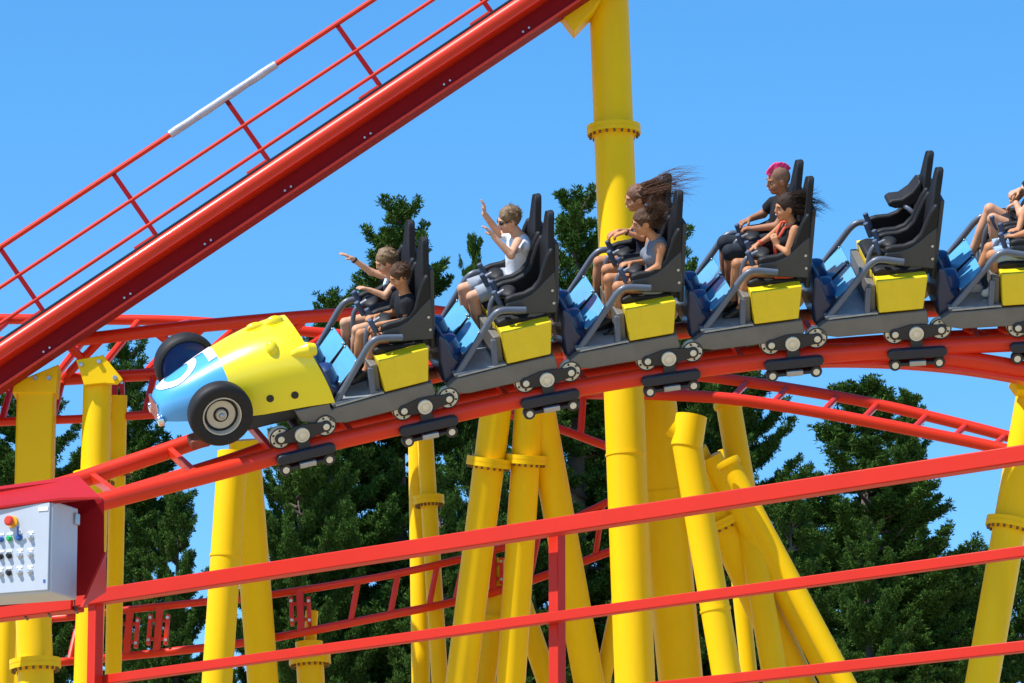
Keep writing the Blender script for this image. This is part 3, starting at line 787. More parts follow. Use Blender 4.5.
# chassis below
obj('chassis', MB().box(-.42, .60, -.98, -.06, .10, .23), M['dark'], nose, bevel=.02)
ch2 = MB(); ch2.prism([(-.30, .215), (-.30, .16), (-.46, .02), (-.20, .03), (-.02, .10), (.02, .215)], -1.05, .03); obj('rear_sill', ch2, M['chassis'], nose, bevel=.012)
obj('front_coupler', MB().box(.78, .95, -.33, -.15, .0, .09), M['rust'], nose, bevel=.015)
obj('front_axle', MB().tube([(.70, .08, .40), (.70, -1.12, .40)], .035, 12), M['dark'], nose)
for n0, sg in ((.03, 1), (-1.07, -1)):
    ty = MB(); R_ = .287
    ty.lathe((.70, n0, .405), (0, sg, 0), [(.073, .01), (.072, .12), (.05, .205), (.012, .238), (0, .252), (.012, .272), (.04, .284), (.075, R_), (.125, R_), (.155, .282), (.178, .262), (.186, .23), (.180, .19), (.165, .172), (.125, .168)], 48)
    wh = obj('road_wheel', ty, M['tyre'], nose, sharp=60)
    obj('rim', MB().lathe((.70, n0, .405), (0, sg, 0), [(.075, .02), (.075, .150), (.12, .168), (.172, .176), (.180, .172), (.178, .163), (.105, .150), (.095, .135), (.13, .128), (.135, .11), (.12, .05), (.155, .045), (.16, .03), (.152, .012)], 48), M['rim'], wh)
    obj('inner_dish', MB().lathe((.70, n0, .405), (0, sg, 0), [(.068, .004), (.066, .12), (.046, .200), (.010, .236), (.004, .232), (.038, .195), (.058, .118), (.060, .004)][::-1], 40), M['navy2'], wh)
    obj('hub_nut', MB().lathe((.70, n0, .405), (0, sg, 0), [(.14, .028), (.18, .026), (.19, .012)], 10), M['steel'], wh)
bogie(nose)

# ------------------------------------------------------------------ trees
def crown_mesh(seed, H, vis, Rmax, shape, nb):
    """needle clumps along drooping, up-tipped boughs; H total height, only the top `vis` metres are dense"""
    rg = np.random.default_rng(seed)
    cen, siz = [], []
    bough = []
    for b in range(nb):
        t = ((b % nb) / nb) ** .85 if rg.random() < .7 else rg.random()
        t = (int(t * 17) + .25 * rg.normal()) / 17; t = min(max(t, .01), 1)
        z = H - .05 - vis * t
        L_ = (Rmax * shape(t)) * (.5 + .65 * rg.random())
        az = rg.random() * 2 * math.pi
        d = np.array([math.cos(az), math.sin(az), 0]); lat = np.array([-d[1], d[0], 0])
        rise = .40 - .65 * t + .15 * rg.normal()
        n = max(3, int(L_ / .075)); path = []
        for k in range(n + 1):
            s = k / n
            p = np.array([0, 0, z]) + d * L_ * s + lat * .12 * L_ * math.sin(s * 2 + b) + np.array([0, 0, L_ * (rise * s + .34 * s * s * s)])
            path.append(p)
            if s > .25:
                for _ in range(2 + int(3 * (1 - abs(s - .6)))):
                    # a side spray: a short pointed shoot of clumps leaving the bough
                    w = .30 * (1.15 - s) * L_ + .06; q = rg.normal(); tip = lat * np.sign(q) * min(abs(q), 1.6) * w * .6 + d * (.03 + .10 * rg.random()) + np.array([0, 0, .04 + .12 * rg.random()])
                    m = 1 + int(np.linalg.norm(tip) / .09)
                    for j in range(m):
                        cen.append(p + tip * (j + 1) / m + rg.normal(size=3) * .014); siz.append((.072 - .034 * (j + 1) / m) * (.8 + .5 * rg.random()))
        bough.append(path)
    for k in range(60):                            # leader
        cen.append(np.array([rg.normal() * .05, rg.normal() * .05, H - .9 * k / 60 + .25])); siz.append(.07)
    cen = np.array(cen); siz = np.array(siz)
    K = 27
    N = len(cen) * K
    c = np.repeat(cen, K, 0); s = np.repeat(siz, K)
    dv = rg.normal(size=(N, 3)); dv /= np.linalg.norm(dv, axis=1)[:, None]
    dv[:, 2] *= .75
    p0 = c + dv * (s * rg.random(N) ** .5 * 1.0)[:, None]
    ax = dv * .8 + np.array([0, 0, .7]) + rg.normal(size=(N, 3)) * .5; ax /= np.linalg.norm(ax, axis=1)[:, None]
    sd = np.cross(ax, rg.normal(size=(N, 3))); sd /= np.linalg.norm(sd, axis=1)[:, None]
    ln = (.04 + .06 * rg.random(N))[:, None]; wd_ = (.007 + .008 * rg.random(N))[:, None]
    v = np.stack([p0 - sd * wd_ * .5, p0 + ax * ln * .55 - sd * wd_, p0 + ax * ln, p0 + ax * ln * .5 + sd * wd_], 1).reshape(-1, 3)
    me = bpy.data.meshes.new('crown')
    me.vertices.add(4 * N); me.vertices.foreach_set('co', v.astype(np.float32).ravel())
    me.loops.add(4 * N); me.loops.foreach_set('vertex_index', np.arange(4 * N, dtype=np.int32))
    me.polygons.add(N); me.polygons.foreach_set('loop_start', np.arange(0, 4 * N, 4, dtype=np.int32)); me.polygons.foreach_set('loop_total', np.full(N, 4, dtype=np.int32))
    me.update(calc_edges=True)
    me.materials.append(M['leaf'])
    tm = MB()
    tm.tube([(0, 0, 0), (0.05, 0, H * .4), (0, .04, H * .8), (0, 0, H)], [.42, .30, .12, .015], 12)
    for path in bough[::2]:
        q = path[::3] + [path[-1]]
        tm.tube(q, [max(.008, .035 * (1 - i / len(q))) for i in range(len(q))], 5, caps=False)
    tme = bpy.data.meshes.new('trunk'); tme.from_pydata(tm.v, [], tm.f); tme.shade_smooth(); tme.materials.append(M['bark'])
    return me, tme
TREES = [crown_mesh(11, 20, 8.0, 2.3, lambda t: .08 + 1.0 * t ** .8, 185),
         crown_mesh(23, 20, 8.0, 1.9, lambda t: .10 + .95 * t ** .8, 150),
         crown_mesh(37, 20, 8.0, 2.6, lambda t: .15 + .9 * t ** .6, 185)]
def tree(px, py, Y, kind, rot, label, wide=1.0):
    top = PY(px, py, Y)
    o = thing('conifer_tree', label, 'conifer', (top[0], top[1], 0), 'conifers behind the coaster')
    s = top[2] / 20.25
    o.scale = (s * wide, s * wide, s); o.rotation_euler = (0, 0, rot)
    for nm, me in (('crown', TREES[kind][0]), ('trunk', TREES[kind][1])):
        c = bpy.data.objects.new(nm, me); COL.objects.link(c); c.parent = o
for args in [
    (400, 200, 74, 1, .4, 'conifer with a narrow spike rising behind the seat of the two boys', 1.0),
    (578, 190, 72, 1, 2.1, 'tall dark conifer just left of the tallest column', 1.0),
    (640, 225, 78, 2, 4.4, 'conifer mostly hidden behind the tallest column and the women', .8),
    (474, 236, 79, 1, 5.2, 'conifer with one thin tip showing left of the teenager', .38),
    (335, 292, 73, 0, 1.3, 'bushy conifer with a low top behind the front seat car', .9),
    (300, 418, 66, 2, 3.7, 'dense conifer under the nose car, its left edge against the sky', .72),
    (520, 400, 68, 0, 1.2, 'dark conifer behind the three legged support', .9),
    (125, 340, 80, 1, 2.9, 'conifer behind the flanged column and the control box', 1.0),
    (28, 402, 72, 2, .2, 'conifer at the left edge behind the lift hill', .95),
    (178, 492, 66, 0, 4.0, 'small conifer under the curved track left of the sunlit column', .7),
    (722, 330, 82, 2, 1.9, 'conifer filling the gap right of the tallest column', .85),
    (864, 378, 70, 0, 3.2, 'big spreading conifer on the right with layered boughs against the sky', 1.3),
    (905, 392, 74, 1, 5.5, 'narrow conifer standing just behind the big spreading one', .9),
    (868, 520, 62, 1, .9, 'lower bright green conifer in front of the big spreading one', .8),
    (790, 480, 66, 0, 2.4, 'dark conifer behind the leaning struts', .75),
    (965, 555, 72, 2, 4.9, 'low conifer beside the right edge column, left of it', .8),
    (1022, 560, 76, 1, 1.0, 'small conifer cut by the right picture edge', .8),
    (440, 470, 64, 1, 3.3, 'green conifer behind the slim sunlit column', .75),
    (652, 470, 66, 1, .3, 'conifer behind the shaded column with the weld seam', .7)]:
    tree(*args)

# ------------------------------------------------------------------ people
class SDF:
    """a body grown as one smooth surface from blended, tapered volumes"""
    def __init__(s): s.p = []
    def cap(s, a, b, ra, rb, k=.025, op='u', flat=None):
        a, b = np.array(a, float), np.array(b, float); m = max(ra, rb)
        s.p.append((('cap', a, b, ra, rb, flat), np.minimum(a, b) - m, np.maximum(a, b) + m, k, op)); return s
    def ell(s, c, r, R=None, k=.02, op='u'):
        c = np.array(c, float); r = np.array(r, float); R = np.eye(3) if R is None else np.array(R, float); m = r.max()
        s.p.append((('ell', c, r, R), c - m, c + m, k, op)); return s
    def mesh(s, name, res, cut=()):
        us = [p for p in s.p if p[4] == 'u']
        lo = np.min([p[1] for p in us], 0) - .05; hi = np.max([p[2] for p in us], 0) + .05
        n = np.ceil((hi - lo) / res).astype(int) + 1
        ax = [lo[i] + np.arange(n[i]) * res for i in range(3)]
        Dm = np.full(tuple(n), .5, np.float32)
        for spec, l, h, k, op in s.p:
            pad = k + .03
            i0 = np.maximum(((l - pad - lo) / res).astype(int), 0); i1 = np.minimum(((h + pad - lo) / res).astype(int) + 2, n)
            if np.any(i1 <= i0): continue
            X, Y, Z = ax[0][i0[0]:i1[0], None, None], ax[1][None, i0[1]:i1[1], None], ax[2][None, None, i0[2]:i1[2]]
            if spec[0] == 'cap':
                _, a, b, ra, rb, flat = spec; ab = b - a; L2 = max(ab @ ab, 1e-9)
                t = np.clip(((X - a[0]) * ab[0] + (Y - a[1]) * ab[1] + (Z - a[2]) * ab[2]) / L2, 0, 1)
                d = np.sqrt((X - a[0] - t * ab[0]) ** 2 + (Y - a[1] - t * ab[1]) ** 2 + (Z - a[2] - t * ab[2]) ** 2) - (ra + (rb - ra) * t)
                if flat:
                    u = ab / math.sqrt(L2); d = np.maximum(d, (X - b[0]) * u[0] + (Y - b[1]) * u[1] + (Z - b[2]) * u[2])
            else:
                _, c, r, R = spec; q = [(X - c[0]) * R[i][0] + (Y - c[1]) * R[i][1] + (Z - c[2]) * R[i][2] for i in range(3)]
                k0 = np.sqrt(sum((q[i] / r[i]) ** 2 for i in range(3))); k1 = np.sqrt(sum((q[i] / r[i] ** 2) ** 2 for i in range(3))) + 1e-9
                d = k0 * (k0 - 1) / k1
            sl_ = tuple(slice(i0[i], i1[i]) for i in range(3)); c0 = Dm[sl_]
            if op == 'u':
                hh = np.clip(.5 + .5 * (c0 - d) / k, 0, 1); Dm[sl_] = c0 * (1 - hh) + d * hh - k * hh * (1 - hh)
            else:
                hh = np.clip(.5 - .5 * (c0 + d) / k, 0, 1); Dm[sl_] = c0 * (1 - hh) - d * hh + k * hh * (1 - hh)
        for p0, nn in cut:                       # keep only the side the normal points away from
            p0, nn = np.array(p0, float), np.array(nn, float); nn = nn / np.linalg.norm(nn)
            X, Y, Z = ax[0][:, None, None], ax[1][None, :, None], ax[2][None, None, :]
            Dm = np.maximum(Dm, ((X - p0[0]) * nn[0] + (Y - p0[1]) * nn[1] + (Z - p0[2]) * nn[2]).astype(np.float32))
        return nets(name, Dm, lo, res)
def nets(name, Dm, lo, res):
    ins = Dm < 0
    c = np.zeros(tuple(np.array(Dm.shape) - 1), np.int8)
    offs = [(i, j, k) for i in (0, 1) for j in (0, 1) for k in (0, 1)]
    S = np.array(Dm.shape) - 1
    for o in offs: c += ins[o[0]:o[0] + S[0], o[1]:o[1] + S[1], o[2]:o[2] + S[2]]
    cells = np.argwhere((c > 0) & (c < 8)); idx = -np.ones(c.shape, np.int32); idx[tuple(cells.T)] = np.arange(len(cells))
    acc = np.zeros((len(cells), 3)); cnt = np.zeros(len(cells))
    vals = {o: Dm[cells[:, 0] + o[0], cells[:, 1] + o[1], cells[:, 2] + o[2]] for o in offs}
    for o in offs:
        for a in range(3):
            if o[a] == 0:
                o2 = list(o); o2[a] = 1; o2 = tuple(o2); v0, v1 = vals[o], vals[o2]; m = (v0 < 0) != (v1 < 0)
                t = np.where(m, v0 / np.where(m, v0 - v1, 1), 0)
                p = np.array(o, float)[None] + np.eye(3)[a][None] * t[:, None]
                acc[m] += p[m]; cnt[m] += 1
    co = lo + (cells + acc / cnt[:, None]) * res
    quads = []
    for a in range(3):
        b, d = (a + 1) % 3, (a + 2) % 3
        s0 = [slice(None)] * 3; s1 = [slice(None)] * 3; s0[a] = slice(0, -1); s1[a] = slice(1, None)
        A, B = ins[tuple(s0)], ins[tuple(s1)]
        for flip in (False, True):
            e = np.argwhere(A & ~B if not flip else ~A & B)
            e = e[(e[:, b] > 0) & (e[:, d] > 0) & (e[:, b] < S[b]) & (e[:, d] < S[d])]
            if not len(e): continue
            def sh(x, y):
                q = e.copy(); q[:, b] -= x; q[:, d] -= y; return idx[tuple(q.T)]
            q = np.stack([sh(1, 1), sh(0, 1), sh(0, 0), sh(1, 0)], 1)
            quads.append(q[:, ::-1] if flip else q)
    q = np.concatenate(quads); q = q[(q >= 0).all(1)]
    me = bpy.data.meshes.new(name); me.from_pydata(co.tolist(), [], q.tolist()); me.update(); me.shade_smooth()
    return me
def unit(v): v = np.array(v, float); return v / (np.linalg.norm(v) + 1e-9)

def hand(S, wrist, tip, side, curl, sc, palm_n):
    """palm, four unequal curling fingers and a thumb leaving the side of the palm"""
    d = unit(np.array(tip) - np.array(wrist)); pn = unit(np.array(palm_n) - d * (np.array(palm_n) @ d)); lat = unit(np.cross(d, pn)) * side
    w = np.array(wrist, float)
    for o_ in (-.024, -.008, .008, .024):
        S.cap(w + d * .012 * sc + lat * o_ * .6 * sc, w + d * .078 * sc + lat * o_ * sc, .014 * sc, .0125 * sc, .010)
    for j, (o_, ln) in enumerate(((.027, .068), (.010, .077), (-.009, .072), (-.026, .056))):
        p = w + d * .072 * sc + lat * o_ * sc; a = curl * .35; dirv = unit(d + lat * o_ * (2.6 if curl < .6 else .5)); r = .0098 * sc
        for seg in range(3):
            l = ln * sc * (.45, .32, .25)[seg]; v = dirv * math.cos(a) + pn * math.sin(a); q = p + v * l
            S.cap(p, q, r, r * .9, .004); p = q; r *= .92; a += curl * .8
    p = w + d * .022 * sc + lat * .022 * sc; v = unit(d * .65 + lat * .75 + pn * .35)
    q = p + v * .040 * sc; S.cap(p, q, .0125 * sc, .0108 * sc, .008)
    v = unit(d * .9 + lat * (.35 - .3 * curl) + pn * (.3 + .4 * curl)); S.cap(q, q + v * .034 * sc, .0105 * sc, .0085 * sc, .004)

def person(ci, label, J, sk, sc=1.0, face=(1, 0, -.05), female=False, clothes=(), hair=None, curl=(.9, .9), group='riders on the train', res=.0075, smile=True, wide=1.0, shoe=None):
    """J: joints in the car's own frame; near = left of travel (towards the camera)"""
    root_m = car_matrix(ci)
    S = SDF()
    pel, che, nk, hd = [np.array(J[k], float) for k in ('pelvis', 'chest', 'neck', 'head')]
    fd = unit(face); up = unit(hd - nk); up = unit(up - fd * (up @ fd) * .9); lat = unit(np.cross(up, fd))
    up = np.cross(fd, lat)
    R = np.array([fd, lat, up])
    spine = unit(che - pel); ln_ = np.array([0, 1., 0]); fw = unit(np.cross(ln_, spine))
    Rt = np.array([fw, ln_, spine])
    sw = (.165 if female else .19) * sc * wide; hw_ = (.125 if female else .12) * sc
    def torso(S, g, neck=True):
        S.ell(pel, (.105 * sc + g, .165 * sc * wide + g, .115 * sc + g), Rt, .03)
        S.ell((pel + che) / 2, ((.088 if female else .098) * sc * wide + g, (.125 if female else .145) * sc * wide + g, .16 * sc + g), Rt, .05)
        S.ell(che, ((.105 if female else .112) * sc * wide + g, (.15 if female else .168) * sc * wide + g, .15 * sc + g), Rt, .05)
        S.cap(che + spine * .10 * sc + ln_ * sw * .8, che + spine * .10 * sc - ln_ * sw * .8, .055 * sc + g, .055 * sc + g, .05)
        if female:
            for s_ in (1, -1): S.ell(che + fw * .085 * sc + ln_ * s_ * .062 * sc - spine * .02 * sc, np.array([.052, .055, .055]) * sc + g, Rt, .03)
    torso(S, 0)
    S.cap(che + spine * .12 * sc, nk + (hd - nk) * .45, .062 * sc if not female else .05 * sc, .050 * sc if not female else .043 * sc, .03)
    hs = max(sc, .90)
    S.ell(hd + up * .018 * hs - fd * .008 * hs, np.array([.098, .076, .098]) * hs, R, .02)
    S.ell(hd - up * .055 * hs + fd * .030 * hs, np.array([.064, .056, .062]) * hs, R, .035)
    S.ell(hd - up * .098 * hs + fd * .062 * hs, np.array([.024, .026, .018]) * hs, R, .02)              # chin
    S.ell(hd + up * .022 * hs + fd * .082 * hs, np.array([.016, .048, .012]) * hs, R, .015)             # brow
    S.cap(hd + fd * .094 * hs + up * .008 * hs, hd + fd * .106 * hs - up * .028 * hs, .010 * hs, .0135 * hs, .012)   # nose
    S.ell(hd + fd * .088 * hs - up * .062 * hs, np.array([.014, .026, .012]) * hs, R, .010)             # lips
    for s_ in (1, -1):
        S.ell(hd + fd * .090 * hs + lat * s_ * .033 * hs + up * .000 * hs, np.array([.016, .017, .011]) * hs, R, .012, 's')
        S.ell(hd + fd * .062 * hs + lat * s_ * .048 * hs - up * .035 * hs, np.array([.026, .022, .024]) * hs, R, .02)
        S.ell(hd - fd * .006 * hs + lat * s_ * .080 * hs - up * .012 * hs, np.array([.022, .010, .034]) * hs, R, .008)
    def arm(S, s_, g=0, to=1.0, k=.025):
        sh, el, wr = [np.array(J[q + s_], float) for q in ('sh', 'el', 'wr')]
        up_, fo = ((.045, .036), (.038, .026)) if not female else ((.038, .031), (.033, .022))
        if to >= 2: S.cap(sh, el, up_[0] * sc + g, up_[1] * sc + g, k); S.cap(el, wr, fo[0] * sc + g, fo[1] * sc + g, .015); return
        e2 = sh + (el - sh) * to
        S.cap(sh, e2, up_[0] * sc + g, (up_[0] + (up_[1] - up_[0]) * to) * sc + g * 1.5, k, flat=True)
    for i, s_ in enumerate('NF'):
        arm(S, s_, 0, 2)
        wr, tp, el = np.array(J['wr' + s_], float), np.array(J['ha' + s_], float), np.array(J['el' + s_], float)
        hand(S, wr, tp, J.get('thumb' + s_, 1 if s_ == 'F' else -1), curl[i], max(sc, .88), J.get('palm' + s_, (0.1, 0, -1)))
    def leg(S, s_, g=0, to=2.0, k=.03):
        h, kn, an = [np.array(J[q + s_], float) for q in ('hip', 'kn', 'an')]
        if to >= 2:
            S.cap(h, kn, .083 * sc * wide + g, .054 * sc + g, k)
            cm = kn + (an - kn) * .32 + unit(kn - h) * -.012 * sc
            S.cap(kn, an, .050 * sc + g, .033 * sc + g, .015); S.ell(cm, np.array([.052, .050, .11]) * sc + g, np.array([unit(np.cross([0, 1, 0], kn - an)), [0, 1, 0], unit(kn - an)]), .03)
        elif to > 1: S.cap(h, kn, .083 * sc * wide + g, .056 * sc + g, k); S.cap(kn, kn + (an - kn) * (to - 1), .054 * sc + g, .048 * sc + g, .015, flat=True)
        else:
            e = h + (kn - h) * to; S.cap(h, e, .085 * sc * wide + g, (.085 + (.056 - .085) * to) * sc + g * 1.4, k, flat=True)
    for s_ in 'NF':
        leg(S, s_)
        an, to_ = np.array(J['an' + s_], float), np.array(J['to' + s_], float); t = unit(to_ - an * [1, 1, 0] - to_ * [0, 0, 1])
        S.cap(an - t * .03 * sc - np.array([0, 0, .045 * sc]), to_, .030 * sc, .022 * sc, .02); S.cap(an, an + (to_ - an) * .5, .034 * sc, .026 * sc, .02)
    org = pel.copy()
    Tm = Matrix.Translation(Vector(tuple(org)))
    def put(name, me, m, parent):
        v = np.empty(len(me.vertices) * 3, np.float32); me.vertices.foreach_get('co', v); v = v.reshape(-1, 3) - org.astype(np.float32); me.vertices.foreach_set('co', v.ravel()); me.update()
        return link(name, me, m, parent)
    root = put('person', S.mesh('person', res), sk, None)
    root.matrix_world = root_m @ Tm
    tag(root, label, 'person', group)
    def child(name, mb, m):
        me = bpy.data.meshes.new(name); me.from_pydata(mb.v, [], mb.f); bm = bmesh.new(); bm.from_mesh(me); bmesh.ops.recalc_face_normals(bm, faces=bm.faces); bm.to_mesh(me); bm.free(); me.shade_smooth()
        return put(name, me, m, root)
    # face
    for s_ in (1, -1):
        e = hd + fd * .076 * hs + lat * s_ * .033 * hs
        ey_ = child('eye', MB().ell(e, np.array([.0115, .0125, .0078]) * hs, 14, 8, R), M['eyew'])
        ir = MB(); ir.ell(e + fd * .0075 * hs, np.array([.0058, .0078, .0074]) * hs, 12, 8, R); child('iris', ir, M['eyed']).parent = ey_
        if hair: child('eyebrow', MB().tube([hd + fd * .0985 * hs + lat * s_ * .016 * hs + up * .020 * hs, hd + fd * .098 * hs + lat * s_ * .034 * hs + up * .026 * hs, hd + fd * .085 * hs + lat * s_ * .050 * hs + up * .021 * hs], [.004, .005, .003], 6), hair['mat'])
    lp = MB(); lp.ell(hd + fd * .0945 * hs - up * .061 * hs, np.array([.011, .028, .0125 if smile else .008]) * hs, 14, 8, R); mo = child('mouth', lp, M['mouth'])
    if smile: child('teeth', MB().ell(hd + fd * .099 * hs - up * .0595 * hs, np.array([.009, .021, .0058]) * hs, 12, 6, R), M['teeth']).parent = mo
    # clothing
    for c in clothes:
        kind, m = c['kind'], c['mat']; C_ = SDF(); cut = []
        if kind == 'shirt':
            torso(C_, .012)
            for s_ in 'NF': arm(C_, s_, .013, c.get('sleeve', .55), .03)
            cut = [(nk - spine * .015 + fw * .02, unit(spine + fw * .55)), (pel - spine * .03, -spine)]
            if c.get('neck'): cut[0] = (nk - spine * c['neck'], unit(spine + fw * 1.1))
        elif kind == 'tank':
            torso(C_, .011)
            cut = [(nk - spine * .035 + fw * .03, unit(spine + fw * .75)), (pel - spine * .03, -spine)]
            for s_ in (1, -1): cut.append((che + ln_ * s_ * sw * .74 + spine * .10 * sc, unit(ln_ * s_ + spine * .45)))
        elif kind == 'shorts':
            C_.ell(pel - spine * .01, (.118 * sc, .178 * sc * wide, .115 * sc), Rt, .03)
            for s_ in 'NF': leg(C_, s_, .014, c.get('len', .6), .035)
            cut = [(pel + spine * .085 * sc, spine)]
        child_me = C_.mesh(kind, .0085, cut); ob_ = put({'shirt': 'shirt', 'tank': 'tank_top', 'shorts': 'shorts'}[kind] if not c.get('name') else c['name'], child_me, m, root)
    if shoe:
        for s_ in 'NF':
            an, to_ = np.array(J['an' + s_], float), np.array(J['to' + s_], float); t = unit((to_ - an) * [1, 1, 0]); C_ = SDF()
            hz = np.array([0, 0, 1.]); heel = an - t * .035 * sc - hz * .05 * sc
            C_.cap(heel, to_, .041 * sc, .034 * sc, .02).cap(an - hz * .02, an + (to_ - an) * .55, .044 * sc, .036 * sc, .02).cap(heel - hz * .02, to_ - hz * .008, .03, .03, .01)
            put('shoe', C_.mesh('shoe', .008), shoe, root)
    # hair
    if hair:
        rg = np.random.default_rng(hair.get('seed', 1)); H_ = SDF(); g = hair.get('vol', .014)
        if hair['style'] != 'mohawk':
            H_.ell(hd + up * .024 * hs - fd * .016 * hs, (np.array([.098, .080, .098]) + g) * hs, R, .01)
            for k in range(hair.get('tufts', 34)):
                a, b = rg.random() * 2 * math.pi, rg.random() * 1.35
                dirv = fd * math.cos(a) * math.sin(b) + lat * math.sin(a) * math.sin(b) + up * math.cos(b)
                c = hd + up * .024 * hs - fd * .016 * hs + dirv * (.088 + g) * hs
                sw_ = unit(-fd * .5 + lat * rg.normal() * .5 - up * .2); C2 = c + sw_ * .045 * hs
                H_.cap(c, C2, .013 * hs, .005 * hs, .010)
            H_.ell(hd + fd * .115 * hs - up * .045 * hs, np.array([.085, .095, .095]) * hs, R, .012, 's')
            H_.ell(hd + fd * .03 * hs - up * .115 * hs, np.array([.10, .12, .088]) * hs, R, .012, 's')
            for s_ in (1, -1): H_.ell(hd + lat * s_ * .085 * hs + fd * .01 * hs - up * .02 * hs, np.array([.030, .03, .038]) * hs, R, .01, 's')
            hob = put('hair', H_.mesh('hair', .0075), hair['mat'], root)
        else:
            H_.ell(hd + up * .024 * hs - fd * .012 * hs, np.array([.099, .0775, .099]) * hs, R, .01)
            H_.ell(hd + fd * .105 * hs - up * .035 * hs, np.array([.075, .095, .100]) * hs, R, .01, 's')
            H_.ell(hd + fd * .03 * hs - up * .115 * hs, np.array([.10, .12, .10]) * hs, R, .01, 's')
            put('shaved_hair', H_.mesh('shaved_hair', .0075), hair['mat'], root)
            C_ = SDF()
            for k in range(15):
                b = math.radians(-58 + 118 * k / 14); dirv = fd * math.sin(-b) + up * math.cos(b)
                for j in range(2):
                    C_.cap(hd + up * .02 * hs + dirv * .088 * hs + lat * rg.normal() * .010, hd + up * .02 * hs + dirv * (.115 + .020 * math.cos(b)) * hs - fd * .010 + lat * rg.normal() * .006, .013, .007, .012)
            hob = put('mohawk', C_.mesh('mohawk', .006), hair['crest'], root)
        if hair.get('flow') or hair['style'] == 'short':
            # strands: long ones blown back by the wind, or a short rough cut
            fl = hair.get('flow') or dict(dir=(-.8, 0, .1), len=.05, spread=.5, lift=.5, sag=.1); sm = MB()
            nn_ = hair.get('n', 700); per = 9 if hair['style'] == 'long' else 3
            for q_ in range(nn_ // per):           # strands gathered in locks
                a, b = rg.random() * 2 * math.pi, .1 + (1.35 if hair['style'] == 'long' else 1.9) * rg.random() ** .7
                dir0 = -fd * math.cos(b) * .9 + (lat * math.cos(a) + up * math.sin(a)) * math.sin(b)
                if up @ dir0 < (-.75 if hair['style'] == 'long' else -.3): continue
                ln0 = fl['len'] * (.35 + .75 * rg.random() ** 2.2); sp = fl['spread']
                w0 = np.array(fl['dir']) + lat * rg.normal() * sp * .7 + up * (rg.normal() * sp * .8 + fl.get('lift', 0) * (up @ dir0))
                cur0 = rg.normal() * .18; ph = rg.random() * 6; wav = .014 + .02 * rg.random()
                for k in range(per):
                    dirv = unit(dir0 + rg.normal(size=3) * .10)
                    p0 = hd + up * .024 * hs - fd * .016 * hs + dirv * .094 * hs
                    ln = ln0 * (.7 + .4 * rg.random()); w = unit(w0 + rg.normal(size=3) * .05); cur = cur0 + rg.normal() * .05; path = []
                    for j in range(9):
                        t = j / 8
                        path.append(p0 + (dirv * (1 - t) * .30 + w * (.70 + .30 * t)) * ln * t + (up * math.sin(t * 6 + ph) + lat * math.cos(t * 7 + ph)) * wav * t * min(1, ln / .2)
                                    + np.array([0, 0, 1]) * cur * ln * t * t - np.array([0, 0, fl.get('sag', .12)]) * ln * t * t)
                    r0 = hair.get('rad', .0021) * (.6 + .8 * rg.random())
                    sm.tube(path, [r0 * 1.7, r0 * 1.3, r0 * 1.1, r0, r0 * .9, r0 * .75, r0 * .6, r0 * .45, .0005], 3, caps=False)
            child('blown_strands', sm, hair.get('mat2', hair['mat'])).parent = hob
    return root, child, dict(hd=hd, fd=fd, up=up, lat=lat, hs=hs, nk=nk, che=che, spine=spine, fw=fw, ln=ln_, pel=pel, put=put)

NEAR, FAR = -.28, -.76
SKIN = dict(fair=skin('fair_skin', (.66, .35, .215)), tan=skin('tanned_skin', (.52, .235, .115)), brown=skin('brown_skin', (.36, .16, .085)))
HAIR = dict(blond=mat('light_brown_hair', (.20, .12, .055), .5, vary=.3, scale=40, bump=.6, bscale=120), brown=mat('brown_hair', (.085, .042, .022), .65, spec=.25, vary=.3, scale=40, bump=.6, bscale=120),
            dark=mat('dark_brown_hair', (.032, .017, .011), .65, spec=.25, vary=.3, scale=40, bump=.6, bscale=120), sunlit_brown=mat('sunlit_brown_hair', (.15, .062, .030), .6, vary=.3, scale=40, bump=.5, bscale=120),  # last one: brown hair with sun in the wisps put into its colour
            stubble=mat('shaved_stubble', (.22, .11, .065), .75, vary=.2, scale=60, bump=.5, bscale=150), pink=mat('pink_hair', (.80, .02, .16), .5, vary=.15, scale=30, bump=.5, bscale=120))
CL = dict(black=cloth('black_cotton', (.012, .013, .017)), navyc=cloth('dark_navy_cotton', (.020, .022, .045)), white=cloth('white_cotton', (.74, .75, .80), .08),
          grey=cloth('grey_cotton', (.17, .19, .23)), bluegrey=cloth('pale_blue_grey_cotton', (.30, .34, .40)), dkgrey=cloth('charcoal_denim', (.022, .028, .038)), coral=cloth('coral_cotton', (.72, .12, .07)),
          denim=cloth('light_blue_denim', (.28, .42, .66)), cyan=cloth('pale_cyan_cotton', (.45, .62, .70)), plum=cloth('plum_cotton', (.12, .07, .17)))
def joints(i, nc, px, sc=1.0, **kw):
    """pixel places (with a lateral offset from the seat's middle) -> joints in the car's frame"""
    J = {}
    for k, v in px.items(): J[k] = L(i, v[0], v[1], nc + v[2])
    for k, v in kw.items(): J[k] = np.array(v, float) if hasattr(v, '__len__') else v
    return J
